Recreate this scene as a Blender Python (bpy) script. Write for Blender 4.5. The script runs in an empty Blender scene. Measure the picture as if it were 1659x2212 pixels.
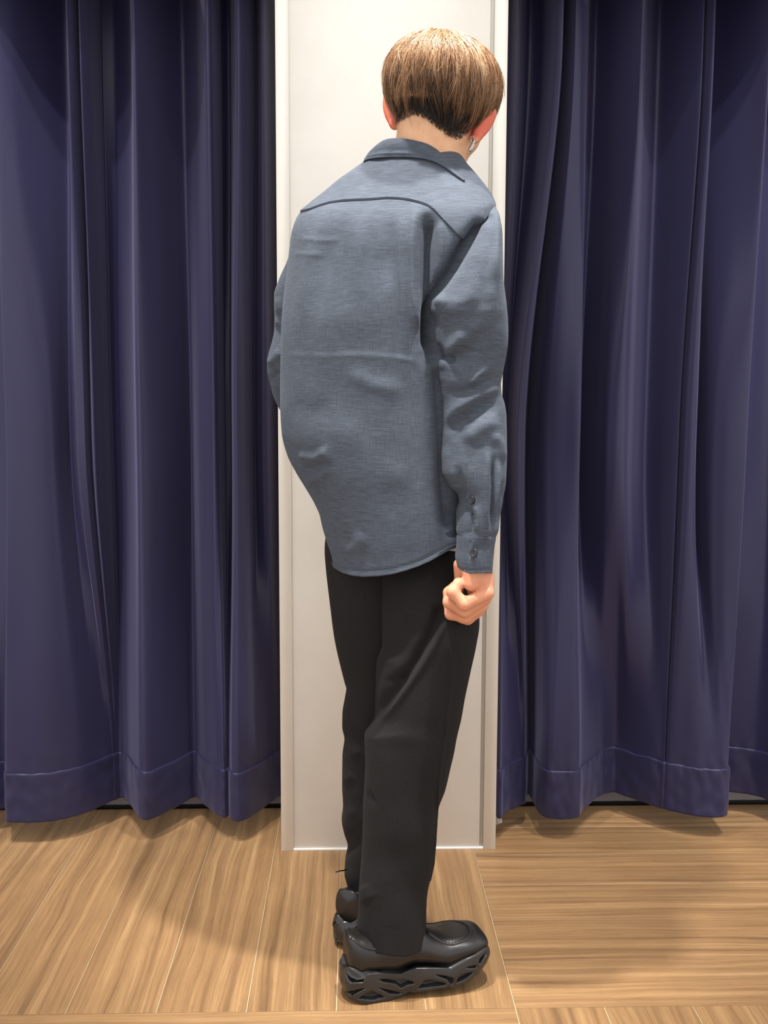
import bpy, math, random
import numpy as np
from mathutils import Vector, Matrix, noise as mnoise
random.seed(7); rng = np.random.default_rng(7)
scene = bpy.context.scene
COL = scene.collection

# ------------------------------------------------------------------ camera
IW, IH = 1659.0, 2212.0
FPX, YAW, PITCH, ROLL, CAMH = 2323.13, 0.028242, -0.110865, 0.003335, 1.03
cf = np.array([math.sin(YAW)*math.cos(PITCH), math.cos(YAW)*math.cos(PITCH), math.sin(PITCH)])
cr = np.array([math.cos(YAW), -math.sin(YAW), 0.0])
cu = np.cross(cr, cf)
cr, cu = cr*math.cos(ROLL)+cu*math.sin(ROLL), -cr*math.sin(ROLL)+cu*math.cos(ROLL)
CAM = np.array([0.0, 0.0, CAMH])
cd = bpy.data.cameras.new('camera'); cam = bpy.data.objects.new('camera', cd); COL.objects.link(cam)
cam.matrix_world = Matrix(((cr[0], cu[0], -cf[0], 0), (cr[1], cu[1], -cf[1], 0), (cr[2], cu[2], -cf[2], CAMH), (0, 0, 0, 1)))
cd.sensor_fit = 'VERTICAL'; cd.sensor_height = 24.0; cd.lens = 24.0*FPX/IH
cd.clip_start = 0.05
scene.camera = cam

# ------------------------------------------------------------------ light
scene.view_settings.view_transform = 'Standard'; scene.view_settings.look = 'None'
scene.view_settings.gamma = 1.0; scene.view_settings.use_curve_mapping = False
scene.view_settings.exposure = 0.0
wd = bpy.data.worlds.new('world'); scene.world = wd; wd.use_nodes = True
bgn = wd.node_tree.nodes['Background']
bgn.inputs[0].default_value = (0.97, 0.98, 1.0, 1); bgn.inputs[1].default_value = 1.5

def spot(loc, aim, power, size, blend, radius, col=(1, 0.975, 0.935)):
    l = bpy.data.lights.new('downlight', 'SPOT'); o = bpy.data.objects.new('downlight', l); COL.objects.link(o)
    l.energy = power; l.spot_size = math.radians(size); l.spot_blend = blend; l.shadow_soft_size = radius; l.color = col
    o.location = loc
    o.rotation_euler = (Vector(aim)-Vector(loc)).to_track_quat('-Z', 'Y').to_euler()
def area(loc, aim, power, sx, sy, col=(1, 0.965, 0.91)):
    l = bpy.data.lights.new('area_light', 'AREA'); o = bpy.data.objects.new('area_light', l); COL.objects.link(o)
    l.shape = 'RECTANGLE'; l.size = sx; l.size_y = sy; l.energy = power; l.color = col
    o.location = loc
    o.rotation_euler = (Vector(aim)-Vector(loc)).to_track_quat('-Z', 'Y').to_euler()
# recessed ceiling downlights: one pair per fitting-room curtain, one over the standing spot
for lx, ly, pw in ((-1.0, 1.20, 260), (-0.78, 1.50, 120), (1.22, 1.20, 260), (1.0, 1.50, 120)):
    spot((lx, ly, 3.15), (lx*1.12, 2.45, 1.0), pw*1.0, 48, 1.0, 0.03)
for lx, ax, pw in ((-0.35, 0.0, 380), (0.45, 0.16, 380)):
    spot((lx, 1.45, 3.15), (ax, 1.74, 1.35), pw, 32, 1.0, 0.05)
# soft overhead fill: unseen area lights added to raise the general brightness
area((0.0, 0.6, 3.15), (0.0, 0.6, 0.0), 26, 3.6, 1.6)
area((0.0, -0.9, 3.15), (0.0, -0.3, 0.0), 10, 3.6, 1.4)
# lamps inside the two fitting rooms
area((-0.75, 3.1, 2.75), (-0.75, 3.0, 0.0), 10, 0.08, 0.08)
area((0.95, 3.1, 2.75), (0.95, 3.0, 0.0), 10, 0.08, 0.08)

# ------------------------------------------------------------------ helpers
def rays(px, py):
    px = np.asarray(px, float); py = np.asarray(py, float)
    return cf + ((px-IW/2)/FPX)[..., None]*cr - ((py-IH/2)/FPX)[..., None]*cu
def P(px, py, Y):
    d = rays(px, py); return CAM + d*(np.asarray(Y, float)/d[..., 1])[..., None]
def PZ(px, py, Z):
    d = rays(px, py); return CAM + d*((Z-CAMH)/d[..., 2])[..., None]
def proj(V):
    d = V-CAM; w = d@cf
    return IW/2+FPX*(d@cr)/w, IH/2-FPX*(d@cu)/w
def pchip(x, y, q):
    x = np.asarray(x, float); y = np.asarray(y, float); q = np.clip(q, x[0], x[-1])
    h = np.diff(x); d = np.diff(y)/h
    m = np.zeros(len(x)); m[0] = d[0]; m[-1] = d[-1]
    for i in range(1, len(x)-1):
        if d[i-1]*d[i] > 0:
            w1 = 2*h[i]+h[i-1]; w2 = h[i]+2*h[i-1]
            m[i] = (w1+w2)/(w1/d[i-1]+w2/d[i])
    k = np.clip(np.searchsorted(x, q)-1, 0, len(h)-1); t = (q-x[k])/h[k]
    return ((1+2*t)*(1-t)**2*y[k] + t*(1-t)**2*h[k]*m[k] + t*t*(3-2*t)*y[k+1] + t*t*(t-1)*h[k]*m[k+1])
def sstep(a, b, x):
    t = np.clip((x-a)/(b-a), 0, 1); return t*t*(3-2*t)
def mesh_np(name, V, F, mat=None, parent=None, smooth=True, attr=None):
    V = np.asarray(V, np.float32).reshape(-1, 3); F = np.asarray(F, np.int32)
    me = bpy.data.meshes.new(name); n = F.shape[1]
    me.vertices.add(len(V)); me.vertices.foreach_set('co', V.ravel())
    me.loops.add(F.size); me.loops.foreach_set('vertex_index', F.ravel())
    me.polygons.add(len(F)); me.polygons.foreach_set('loop_start', np.arange(0, F.size, n, dtype=np.int32))
    me.update(calc_edges=True)
    if smooth: me.polygons.foreach_set('use_smooth', np.ones(len(F), bool))
    if attr is not None:
        a = me.attributes.new('tone', 'FLOAT', 'POINT'); a.data.foreach_set('value', np.asarray(attr, np.float32))
    me.validate()
    o = bpy.data.objects.new(name, me); COL.objects.link(o)
    if mat: me.materials.append(mat)
    if parent: o.parent = parent
    return o
def grid_faces(n, m, wrap=True, flip=False):
    i, j = np.meshgrid(np.arange(n-1), np.arange(m if wrap else m-1), indexing='ij')
    j2 = (j+1) % m
    f = np.stack([i*m+j, i*m+j2, (i+1)*m+j2, (i+1)*m+j], -1).reshape(-1, 4)
    return f[:, ::-1] if flip else f
def join(parts):
    Vs, Fs, o = [], [], 0
    for V, F in parts:
        V = np.asarray(V, float).reshape(-1, 3); Vs.append(V); Fs.append(np.asarray(F)+o); o += len(V)
    return np.concatenate(Vs), np.concatenate(Fs)
def grid_normals(V, wrap=True):
    du = np.gradient(V, axis=0)
    if wrap: dv = (np.roll(V, -1, 1)-np.roll(V, 1, 1))/2
    else: dv = np.gradient(V, axis=1)
    n = np.cross(du, dv); n /= np.linalg.norm(n, axis=-1, keepdims=True)+1e-12
    c = V.mean((0, 1)) if not wrap else V.mean(1, keepdims=True)
    s = np.sign(((V-c)*n).sum()) if wrap else 1
    return n*s
def box(x0, x1, y0, y1, z0, z1):
    V = [(x, y, z) for x in (x0, x1) for y in (y0, y1) for z in (z0, z1)]
    return np.array(V, float), np.array([(0, 1, 3, 2), (4, 6, 7, 5), (0, 4, 5, 1), (2, 3, 7, 6), (0, 2, 6, 4), (1, 5, 7, 3)])
def tube(path, rad, seg=8, cap=True):
    path = np.asarray(path, float); n = len(path); rad = np.broadcast_to(np.asarray(rad, float), (n,))
    t = np.gradient(path, axis=0); t /= np.linalg.norm(t, axis=1, keepdims=True)+1e-12
    up = np.array([0, 0, 1.0]) if abs(t[0, 2]) < 0.9 else np.array([1.0, 0, 0])
    a = np.cross(t[0], up); a /= np.linalg.norm(a); rings = []
    th = np.linspace(0, 2*math.pi, seg, endpoint=False)
    for i in range(n):
        a = a-t[i]*(a@t[i]); a /= np.linalg.norm(a)+1e-12; b = np.cross(t[i], a)
        rings.append(path[i]+rad[i]*(np.cos(th)[:, None]*a+np.sin(th)[:, None]*b))
    V = np.array(rings); F = grid_faces(n, seg)
    if cap:
        V2 = np.concatenate([V.reshape(-1, 3), path[:1], path[-1:]]); k = n*seg
        c0 = [(k, (j+1) % seg, j, j) for j in range(seg)]
        c1 = [(k+1, (n-1)*seg+j, (n-1)*seg+(j+1) % seg, (n-1)*seg+(j+1) % seg) for j in range(seg)]
        return V2, np.concatenate([F, np.array(c0), np.array(c1)])
    return V.reshape(-1, 3), F
def fix_tris(V, F):      # quads with a doubled corner are split into clean triangles
    tri = F[:, 2] == F[:, 3]
    q = F[~tri]; t = F[tri][:, :3]
    return V, np.concatenate([q[:, [0, 1, 2]], q[:, [0, 2, 3]], t])
def tag(o, label=None, cat=None, group=None, kind=None):
    if label: o['label'] = label
    if cat: o['category'] = cat
    if group: o['group'] = group
    if kind: o['kind'] = kind
    return o

# ------------------------------------------------------------------ materials
def lin(r, g, b):
    f = lambda c: (c/255/12.92 if c/255 <= 0.04045 else ((c/255+0.055)/1.055)**2.4)
    return (f(r), f(g), f(b), 1)
def mat(name, base, rough=0.5, spec=0.5, sheen=0.0, sheen_tint=None, metal=0.0):
    m = bpy.data.materials.new(name); m.use_nodes = True
    b = m.node_tree.nodes['Principled BSDF']
    b.inputs['Base Color'].default_value = base; b.inputs['Roughness'].default_value = rough
    b.inputs['Specular IOR Level'].default_value = spec; b.inputs['Metallic'].default_value = metal
    b.inputs['Sheen Weight'].default_value = sheen
    if sheen_tint: b.inputs['Sheen Tint'].default_value = sheen_tint
    return m, m.node_tree, b
def N(nt, typ, **kw):
    n = nt.nodes.new(typ)
    for k, v in kw.items(): setattr(n, k, v)
    return n
def noise_tex(nt, coord, scale, detail=4, rough=0.55, mapping=(1, 1, 1), distortion=0.0):
    mp = N(nt, 'ShaderNodeMapping'); mp.inputs['Scale'].default_value = mapping
    nt.links.new(coord, mp.inputs['Vector'])
    t = N(nt, 'ShaderNodeTexNoise'); t.inputs['Scale'].default_value = scale; t.inputs['Detail'].default_value = detail
    t.inputs['Roughness'].default_value = rough; t.inputs['Distortion'].default_value = distortion
    nt.links.new(mp.outputs[0], t.inputs['Vector']); return t.outputs['Fac']
def ramp(nt, fac, stops):
    r = N(nt, 'ShaderNodeValToRGB'); e = r.color_ramp.elements
    while len(e) < len(stops): e.new(0.5)
    for el, (p, c) in zip(e, stops): el.position = p; el.color = c
    nt.links.new(fac, r.inputs[0]); return r.outputs[0]
def mixc(nt, fac, a, b, mode='MIX'):
    m = N(nt, 'ShaderNodeMix', data_type='RGBA', blend_type=mode)
    if isinstance(fac, float): m.inputs[0].default_value = fac
    else: nt.links.new(fac, m.inputs[0])
    for k, v in ((6, a), (7, b)):
        if isinstance(v, tuple): m.inputs[k].default_value = v
        else: nt.links.new(v, m.inputs[k])
    return m.outputs[2]
def math_(nt, op, a, b):
    m = N(nt, 'ShaderNodeMath', operation=op)
    for k, v in ((0, a), (1, b)):
        if isinstance(v, (int, float)): m.inputs[k].default_value = v
        else: nt.links.new(v, m.inputs[k])
    return m.outputs[0]
def bump(nt, b, h, strength=0.3, dist=0.001):
    n = N(nt, 'ShaderNodeBump'); n.inputs['Strength'].default_value = strength; n.inputs['Distance'].default_value = dist
    nt.links.new(h, n.inputs['Height']); nt.links.new(n.outputs[0], b.inputs['Normal'])

def wood_mat():
    m, nt, b = mat('oak_plank', (0.4, 0.25, 0.13, 1), 0.42, 0.4)
    tc = N(nt, 'ShaderNodeTexCoord'); oi = N(nt, 'ShaderNodeObjectInfo')
    off = N(nt, 'ShaderNodeVectorMath', operation='SCALE'); off.inputs[0].default_value = (13.1, 7.7, 3.3)
    nt.links.new(oi.outputs['Random'], off.inputs['Scale'])
    add = N(nt, 'ShaderNodeVectorMath', operation='ADD')
    nt.links.new(tc.outputs['Object'], add.inputs[0]); nt.links.new(off.outputs[0], add.inputs[1])
    c = add.outputs[0]
    # meandering grain: warp the cross-grain coordinate
    wv = noise_tex(nt, c, 1.0, 2, 0.5, (2.2, 7, 1))
    sep = N(nt, 'ShaderNodeSeparateXYZ'); nt.links.new(c, sep.inputs[0])
    yy = math_(nt, 'ADD', sep.outputs[1], math_(nt, 'MULTIPLY', wv, 0.035))
    cmb = N(nt, 'ShaderNodeCombineXYZ'); nt.links.new(math_(nt, 'MULTIPLY', sep.outputs[0], 1.0), cmb.inputs[0]); nt.links.new(yy, cmb.inputs[1])
    g = cmb.outputs[0]
    band = noise_tex(nt, g, 1.0, 3, 0.6, (0.8, 48, 1))
    fine = noise_tex(nt, g, 1.0, 4, 0.7, (5, 230, 1))
    pore = noise_tex(nt, g, 1.0, 3, 0.7, (26, 700, 1))
    blot = noise_tex(nt, c, 7, 4, 0.6, (1, 2, 1))
    base = ramp(nt, band, [(0.28, lin(116, 88, 61)), (0.44, lin(145, 112, 78)), (0.56, lin(157, 123, 86)), (0.74, lin(181, 147, 106))])
    f2 = ramp(nt, fine, [(0.3, (0.72, 0.70, 0.68, 1)), (0.52, (1, 1, 1, 1)), (0.72, (1.12, 1.11, 1.09, 1))])
    col = mixc(nt, 0.75, base, f2, 'MULTIPLY')
    p2 = ramp(nt, pore, [(0.33, (0.7, 0.66, 0.62, 1)), (0.46, (1, 1, 1, 1))])
    col = mixc(nt, 0.6, col, p2, 'MULTIPLY')
    b2 = ramp(nt, blot, [(0.3, (0.9, 0.9, 0.9, 1)), (0.7, (1.08, 1.07, 1.05, 1))])
    col = mixc(nt, 0.8, col, b2, 'MULTIPLY')
    rnd = ramp(nt, oi.outputs['Random'], [(0, (0.93, 0.92, 0.90, 1)), (1, (1.05, 1.05, 1.05, 1))])
    col = mixc(nt, 1.0, col, rnd, 'MULTIPLY')
    nt.links.new(col, b.inputs['Base Color'])
    bump(nt, b, fine, 0.15, 0.0006)
    return m
def curtain_mat():
    m, nt, b = mat('navy_satin', lin(38, 36, 66), 0.40, 0.32, 0.2, (0.5, 0.48, 0.75, 1))
    tc = N(nt, 'ShaderNodeTexCoord')
    n1 = noise_tex(nt, tc.outputs['Object'], 900, 2, 0.6)
    n2 = noise_tex(nt, tc.outputs['Object'], 3.0, 3, 0.5, (1, 1, 0.4))
    c = ramp(nt, n2, [(0.3, lin(33, 31, 58)), (0.7, lin(38, 36, 66))])
    nt.links.new(c, b.inputs['Base Color'])
    bump(nt, b, n1, 0.12, 0.0005)
    return m
def linen_mat(name='blue_grey_linen', k=1.0):
    m, nt, b = mat(name, lin(74, 80, 91), 0.85, 0.22, 0.08, (0.8, 0.87, 1, 1))
    tc = N(nt, 'ShaderNodeTexCoord')
    h = noise_tex(nt, tc.outputs['Object'], 1.0, 3, 0.65, (45, 45, 1300))
    v = noise_tex(nt, tc.outputs['Object'], 1.0, 3, 0.65, (1300, 1300, 45))
    bl = noise_tex(nt, tc.outputs['Object'], 14, 4, 0.6)
    s = math_(nt, 'ADD', math_(nt, 'MULTIPLY', h, 0.6), math_(nt, 'MULTIPLY', v, 0.4))
    c = ramp(nt, s, [(0.34, lin(52, 56, 64)), (0.5, lin(68, 74, 84)), (0.66, lin(88, 95, 107))])
    b2 = ramp(nt, bl, [(0.3, (0.9, 0.9, 0.9, 1)), (0.7, (1.1, 1.1, 1.1, 1))])
    c = mixc(nt, 0.8, c, b2, 'MULTIPLY')
    nt.links.new(c, b.inputs['Base Color'])
    bump(nt, b, s, 0.25, 0.0008)
    return m
def trouser_mat():
    m, nt, b = mat('black_wool', lin(29, 27, 26), 0.9, 0.15, 0.03, (0.6, 0.6, 0.6, 1))
    tc = N(nt, 'ShaderNodeTexCoord')
    n1 = noise_tex(nt, tc.outputs['Object'], 700, 3, 0.7)
    c = ramp(nt, n1, [(0.3, lin(22, 21, 21)), (0.7, lin(37, 35, 35))])
    nt.links.new(c, b.inputs['Base Color']); bump(nt, b, n1, 0.3, 0.001)
    return m
def skin_mat():
    m, nt, b = mat('skin', lin(226, 176, 142), 0.5, 0.35)
    at = N(nt, 'ShaderNodeAttribute', attribute_name='tone')
    tc = N(nt, 'ShaderNodeTexCoord')
    n1 = noise_tex(nt, tc.outputs['Object'], 60, 4, 0.6)
    c0 = ramp(nt, n1, [(0.3, lin(208, 158, 122)), (0.7, lin(222, 174, 138))])
    c = mixc(nt, at.outputs['Fac'], c0, lin(196, 98, 76))
    nt.links.new(c, b.inputs['Base Color'])
    b.inputs['Subsurface Weight'].default_value = 0.15; b.inputs['Subsurface Radius'].default_value = (0.012, 0.005, 0.003)
    b.inputs['Subsurface Scale'].default_value = 0.5
    n2 = noise_tex(nt, tc.outputs['Object'], 420, 3, 0.6); bump(nt, b, n2, 0.12, 0.0006)
    return m
def hair_mat():
    m, nt, b = mat('brown_hair', lin(165, 122, 88), 0.40, 0.4)
    at = N(nt, 'ShaderNodeAttribute', attribute_name='tone')
    c = ramp(nt, at.outputs['Fac'], [(0.0, lin(34, 29, 27)), (0.25, lin(62, 48, 39)), (0.5, lin(134, 98, 70)), (0.75, lin(176, 134, 98)), (1.0, lin(216, 182, 146))])
    nt.links.new(c, b.inputs['Base Color'])
    return m
def paint_mat(name, c, rough=0.55, var=0.03):
    m, nt, b = mat(name, lin(*c), rough, 0.35)
    tc = N(nt, 'ShaderNodeTexCoord')
    n1 = noise_tex(nt, tc.outputs['Object'], 6, 5, 0.6)
    a = tuple(x*(1-var) for x in lin(*c)[:3])+(1,); d = tuple(min(1, x*(1+var)) for x in lin(*c)[:3])+(1,)
    nt.links.new(ramp(nt, n1, [(0.35, a), (0.65, d)]), b.inputs['Base Color'])
    n2 = noise_tex(nt, tc.outputs['Object'], 90, 4, 0.6); bump(nt, b, n2, 0.08, 0.001)
    return m
def leather_mat():
    m, nt, b = mat('black_leather', lin(26, 24, 23), 0.38, 0.5)
    tc = N(nt, 'ShaderNodeTexCoord')
    n1 = noise_tex(nt, tc.outputs['Object'], 500, 3, 0.6); bump(nt, b, n1, 0.12, 0.0006)
    n2 = noise_tex(nt, tc.outputs['Object'], 25, 3, 0.6)
    nt.links.new(ramp(nt, n2, [(0.3, (0.3, 0.3, 0.3, 1)), (0.7, (0.46, 0.46, 0.46, 1))]), b.inputs['Roughness'])
    return m
def carpet_mat():
    m, nt, b = mat('grey_carpet', lin(165, 152, 150), 0.95, 0.1)
    tc = N(nt, 'ShaderNodeTexCoord')
    n1 = noise_tex(nt, tc.outputs['Object'], 220, 4, 0.7)
    nt.links.new(ramp(nt, n1, [(0.3, lin(140, 128, 128)), (0.7, lin(188, 176, 172))]), b.inputs['Base Color'])
    bump(nt, b, n1, 0.8, 0.004)
    return m
M_wood = wood_mat(); M_curt = curtain_mat(); M_linen = linen_mat(); M_trous = trouser_mat(); M_skin = skin_mat()
M_hair = hair_mat(); M_leather = leather_mat(); M_carpet = carpet_mat()
M_wall = paint_mat('cream_paint', (241, 237, 229)); M_trim = paint_mat('white_trim', (243, 239, 230), 0.4, 0.01)
M_ceil = paint_mat('ceiling_paint', (238, 234, 226)); M_grout = paint_mat('grout', (206, 184, 150), 0.8, 0.08)
M_rubber, _, _ = mat('black_rubber', lin(38, 37, 37), 0.3, 0.5)
M_dark, _, _ = mat('dark_thread', lin(22, 20, 22), 0.6, 0.3)
M_button, _, _ = mat('dark_button', lin(20, 20, 24), 0.35, 0.5)
M_metal, _, _ = mat('earring_metal', lin(170, 165, 160), 0.25, 0.5, metal=1.0)
M_white, _, _ = mat('white_cotton', lin(232, 228, 222), 0.85, 0.2)
M_grey, _, _ = mat('groove_grey', lin(196, 192, 184), 0.8, 0.2)  # plain grey for the strip set into the groove
M_rail, _, _ = mat('steel_rail', lin(150, 150, 150), 0.35, 0.5, metal=1.0)
M_seam, _, _ = mat('linen_seam', lin(72, 79, 94), 0.9, 0.2)
M_lace, _, _ = mat('pale_lace_tip', lin(190, 186, 178), 0.4, 0.5)

# ------------------------------------------------------------------ setting
XR, YF, PW = 0.2724, 1.7016, 0.15074
fl = mesh_np('floor', *box(-2.6, 2.8, -1.6, 4.2, -0.05, -0.0016), M_grout, smooth=False); tag(fl, kind='structure', label='wood plank floor laid in blocks of six with crossing directions')
def plank_mesh(L, W):
    g, e, t = 0.0008, 0.0006, 0.0
    a, b = L/2-g, W/2-g
    V = [(sx*a, sy*b, -0.012) for sx, sy in ((-1, -1), (1, -1), (1, 1), (-1, 1))]
    V += [(sx*a, sy*b, -e) for sx, sy in ((-1, -1), (1, -1), (1, 1), (-1, 1))]
    V += [(sx*(a-e), sy*(b-e), t) for sx, sy in ((-1, -1), (1, -1), (1, 1), (-1, 1))]
    F = [(3, 2, 1, 0), (8, 9, 10, 11)]
    for k in (0, 4):
        for i in range(4): F.append((k+i, k+(i+1) % 4, k+4+(i+1) % 4, k+4+i))
    me = bpy.data.meshes.new('plank'); me.from_pydata(V, [], F); me.materials.append(M_wood); return me
PM = plank_mesh(6*PW, PW)
def plank(x, y, rot):
    o = bpy.data.objects.new('plank', PM); COL.objects.link(o); o.parent = fl
    o.location = (x, y, random.uniform(-0.0003, 0.0)); o.rotation_euler = (0, 0, rot)
B = 6*PW
def block(bx, by, along_x, n=6, k0=0):     # one basket-weave block of six planks
    for k in range(k0, n):
        if along_x: plank(bx+B/2, by+(k+.5)*PW, 0 if random.random() < .5 else math.pi)
        else: plank(bx+(k+.5)*PW, by+B/2, math.pi/2)
block(XR, YF, True); block(XR-B, YF, False); block(XR-2*B, YF, False)
block(XR-B, YF-B, True); block(XR, YF-B, False); block(XR-2*B, YF-B, True); block(XR+B, YF, False); block(XR+B, YF-B, True)

YC = 2.335                                 # front face of the pillar between the two fitting rooms
XA, XB = -0.1635, 0.3215
wb = mesh_np('wall_back', *box(XA+0.0275, XB-0.0365, YC+0.002, YC+0.45, 0.0055, 3.2), M_wall, smooth=False)
tag(wb, kind='structure', label='cream pillar between two curtained fitting rooms')
o = mesh_np('wall_core', *box(XA+0.002, XB-0.002, YC+0.03, YC+0.45, 0.0, 3.2), M_wall, smooth=False); tag(o, kind='structure')
mesh_np('caulk_line', *box(XA+0.0275, XB-0.0275, YC+0.0005, YC+0.02, -0.001, 0.0050), M_white, wb, smooth=False)
t1 = mesh_np('trim_1', *box(XA, XA+0.0275, YC, YC+0.03, 0.0, 3.2), M_trim, smooth=False); tag(t1, kind='structure', label='white vertical trim on the left edge of the pillar')
t2 = mesh_np('trim_2', *box(XB-0.0275, XB, YC, YC+0.03, 0.0, 3.2), M_trim, smooth=False); tag(t2, kind='structure', label='white vertical trim on the right edge of the pillar')
t3 = mesh_np('trim_3', *box(XB-0.0365, XB-0.0275, YC+0.0035, YC+0.03, 0.001, 3.2), M_grey, smooth=False); tag(t3, kind='structure', label='thin grey groove beside the right trim')
# lintel over both curtains (above the frame), ceiling, fitting-room shells
for nm, x0, x1 in (('wall_over_left', -2.6, XA), ('wall_over_right', XB, 2.8)):
    o = mesh_np(nm, *box(x0, x1, 2.30, 2.345, 1.893, 3.2), M_ceil, smooth=False); tag(o, kind='structure')
o = mesh_np('ceiling', *box(-2.6, 2.8, -1.6, 4.2, 3.2, 3.25), M_ceil, smooth=False); tag(o, kind='structure')
o = mesh_np('wall_far', *box(-2.6, 2.8, 3.75, 3.80, 0, 3.2), M_wall, smooth=False); tag(o, kind='structure')
for nm, x0 in (('wall_left', -2.6), ('wall_right', 2.75)):
    o = mesh_np(nm, *box(x0, x0+0.05, 2.35, 3.75, 0, 3.2), M_wall, smooth=False); tag(o, kind='structure')
def carpet(x0, x1, label):
    V, F = box(x0, x1, 2.598, 3.74, 0.0, 0.009)
    c = mesh_np('carpet', V, F, M_carpet, smooth=False); tag(c, label, 'carpet')
    mesh_np('edge_strip', *box(x0, x1, 2.588, 2.600, 0.0, 0.0075), M_dark, c, smooth=False)
carpet(-2.5, -0.17, 'grey carpet in the fitting room behind the left curtain'); carpet(0.33, 2.7, 'grey carpet in the fitting room behind the right curtain')

# ------------------------------------------------------------------ curtains
def curtain(keys, xlim, label, seed):
    K = np.array(keys, float)
    ysmp = np.concatenate([np.linspace(-190, 1500, 60), np.linspace(1515, 1775, 36)])
    n = 9*len(K); s = np.linspace(0, len(K)-1, n)
    # arc the samples so that every fold gets its share
    ku = np.arange(len(K)); Yref = 2.45
    rows = []
    for yy in ysmp:
        t = np.array([0, 880, 1700.])
        q = np.clip(yy, -190, 1760)
        w = [np.interp(q, [0, 880], [1, 0]), 1-abs(np.interp(q, [0, 880, 1700], [-1, 0, 1])), np.interp(q, [880, 1700], [0, 1])]
        w = [sstep(0, 1, np.array(v)) for v in w]; sw = sum(w)
        kx = sum(K[:, i]*w[i] for i in range(3))/sw; kr = sum(K[:, 3+i]*w[i] for i in range(3))/sw
        rows.append((pchip(ku, kx, s), pchip(ku, kr, s)))
    V = np.zeros((len(ysmp), n, 3)); Z = np.interp(ysmp, [-190, 1775], [1.0, 0.0])
    zt, zb = 1.98, 0.055
    for i, (x, r) in enumerate(rows):
        z = zb+(zt-zb)*Z[i]
        X = P(x, np.full(n, 900.0), 2.44)[:, 0]
        Y = 2.378+0.150*r
        if seed: pass
        for j in range(n):
            p = Vector((X[j]*9+seed, z*2.2, 0)); Y[j] += 0.006*mnoise.noise(p)
            if z < 0.24:
                Y[j] += 0.004*mnoise.noise(Vector((X[j]*60+seed, z*26, 3)))*float(sstep(0.24, 0.13, z))
        V[i, :, 0] = np.clip(X, *xlim); V[i, :, 1] = Y; V[i, :, 2] = z
    base = bpy.data.objects.new('curtain', None); COL.objects.link(base); base.location = (0, 0, 0)
    tag(base, label, 'curtain')
    pn = mesh_np('curtain_panel', V, grid_faces(len(ysmp), n, False), M_curt, base)
    md = pn.modifiers.new('thick', 'SOLIDIFY'); md.thickness = 0.002; md.offset = 1
    # stitched hem: a doubled band, slightly proud
    zs = np.concatenate([[0.168, 0.1675], np.linspace(0.164, 0.058, 26), [0.054, 0.0525]])
    off = np.concatenate([[0.0005, 0.0035], np.full(26, 0.0042), [0.0042, 0.001]])
    H = np.zeros((len(zs), n, 3))
    for k, z in enumerate(zs):
        zz = np.clip(z, V[-1, 0, 2], V[0, 0, 2]); col = V[::-1, :, :]
        f = np.interp(zz, col[:, 0, 2], np.arange(len(col))); i0 = int(f); i1 = min(i0+1, len(col)-1); a = f-i0
        H[k] = col[i0]*(1-a)+col[i1]*a
    nr = grid_normals(H, False); nr *= -np.sign(nr[..., 1:2]+1e-9)
    for k, z in enumerate(zs):
        puck = np.array([mnoise.noise(Vector((H[k, j, 0]*120+seed, 0, 0))) for j in range(n)])*0.0018*math.exp(-((z-0.162)/0.012)**2)
        zj = z+np.array([0.003*mnoise.noise(Vector((H[k, j, 0]*40+seed, 5, 0))) for j in range(n)])*(1 if z > .15 else .3)
        H[k] += nr[k]*(off[k]+puck)[:, None]; H[k, :, 2] = zj
    mesh_np('hem', H, grid_faces(len(zs), n, False), M_curt, base)
    Vt, Ft = tube([(xlim[0], 2.45, 1.985), (xlim[1], 2.45, 1.985)], 0.012, 10); mesh_np('rail', *fix_tris(Vt, Ft), M_rail, base)
    return base
LK = [(-90, -90, -90, .9, .9, .3), (-30, -30, -50, 1, 1, .5), (12, 10, -25, .9, .9, .6), (27, 25, -8, .6, .55, .3), (35, 31, 4, 0, 0, .05), (60, 72, 70, .2, .08, .0),
      (100, 122, 150, .7, .3, .28), (145, 140, 185, 1, .7, .62), (172, 162, 200, .4, .55, .8), (183, 175, 207, 0, .2, .88), (191, 190, 211, .2, .2, .9), (195, 196, 214, .65, .42, .95),
      (205, 208, 217, .1, .25, .98), (216, 217, 220, .4, .6, 1), (222, 222, 226, 1, 1, 1), (245, 250, 245, 1, .9, .85), (290, 288, 275, .7, .45, .42), (309, 304, 295, .15, .12, .15),
      (318, 313, 308, 0, .08, .08), (340, 350, 330, .35, .35, .25), (370, 385, 360, .8, .8, .6), (395, 400, 395, 1, 1, 1), (430, 425, 430, .75, .6, .62), (465, 465, 463, .05, .2, .25),
      (474, 473, 478, .12, .28, .15), (482, 480, 485, .8, .85, .3), (497, 492, 491, .9, .85, .2), (515, 503, 498, .4, .3, .05), (530, 516, 511, 0, .05, 0), (543, 532, 530, .2, .15, .12),
      (555, 546, 550, .8, .7, .4), (570, 565, 568, .5, .5, .7), (579, 577, 580, .1, .38, .85), (588, 586, 592, .65, .8, 1), (600, 598, 602, 1, 1, 1.08), (625, 625, 625, 1.1, 1.1, 1.15)]
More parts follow.
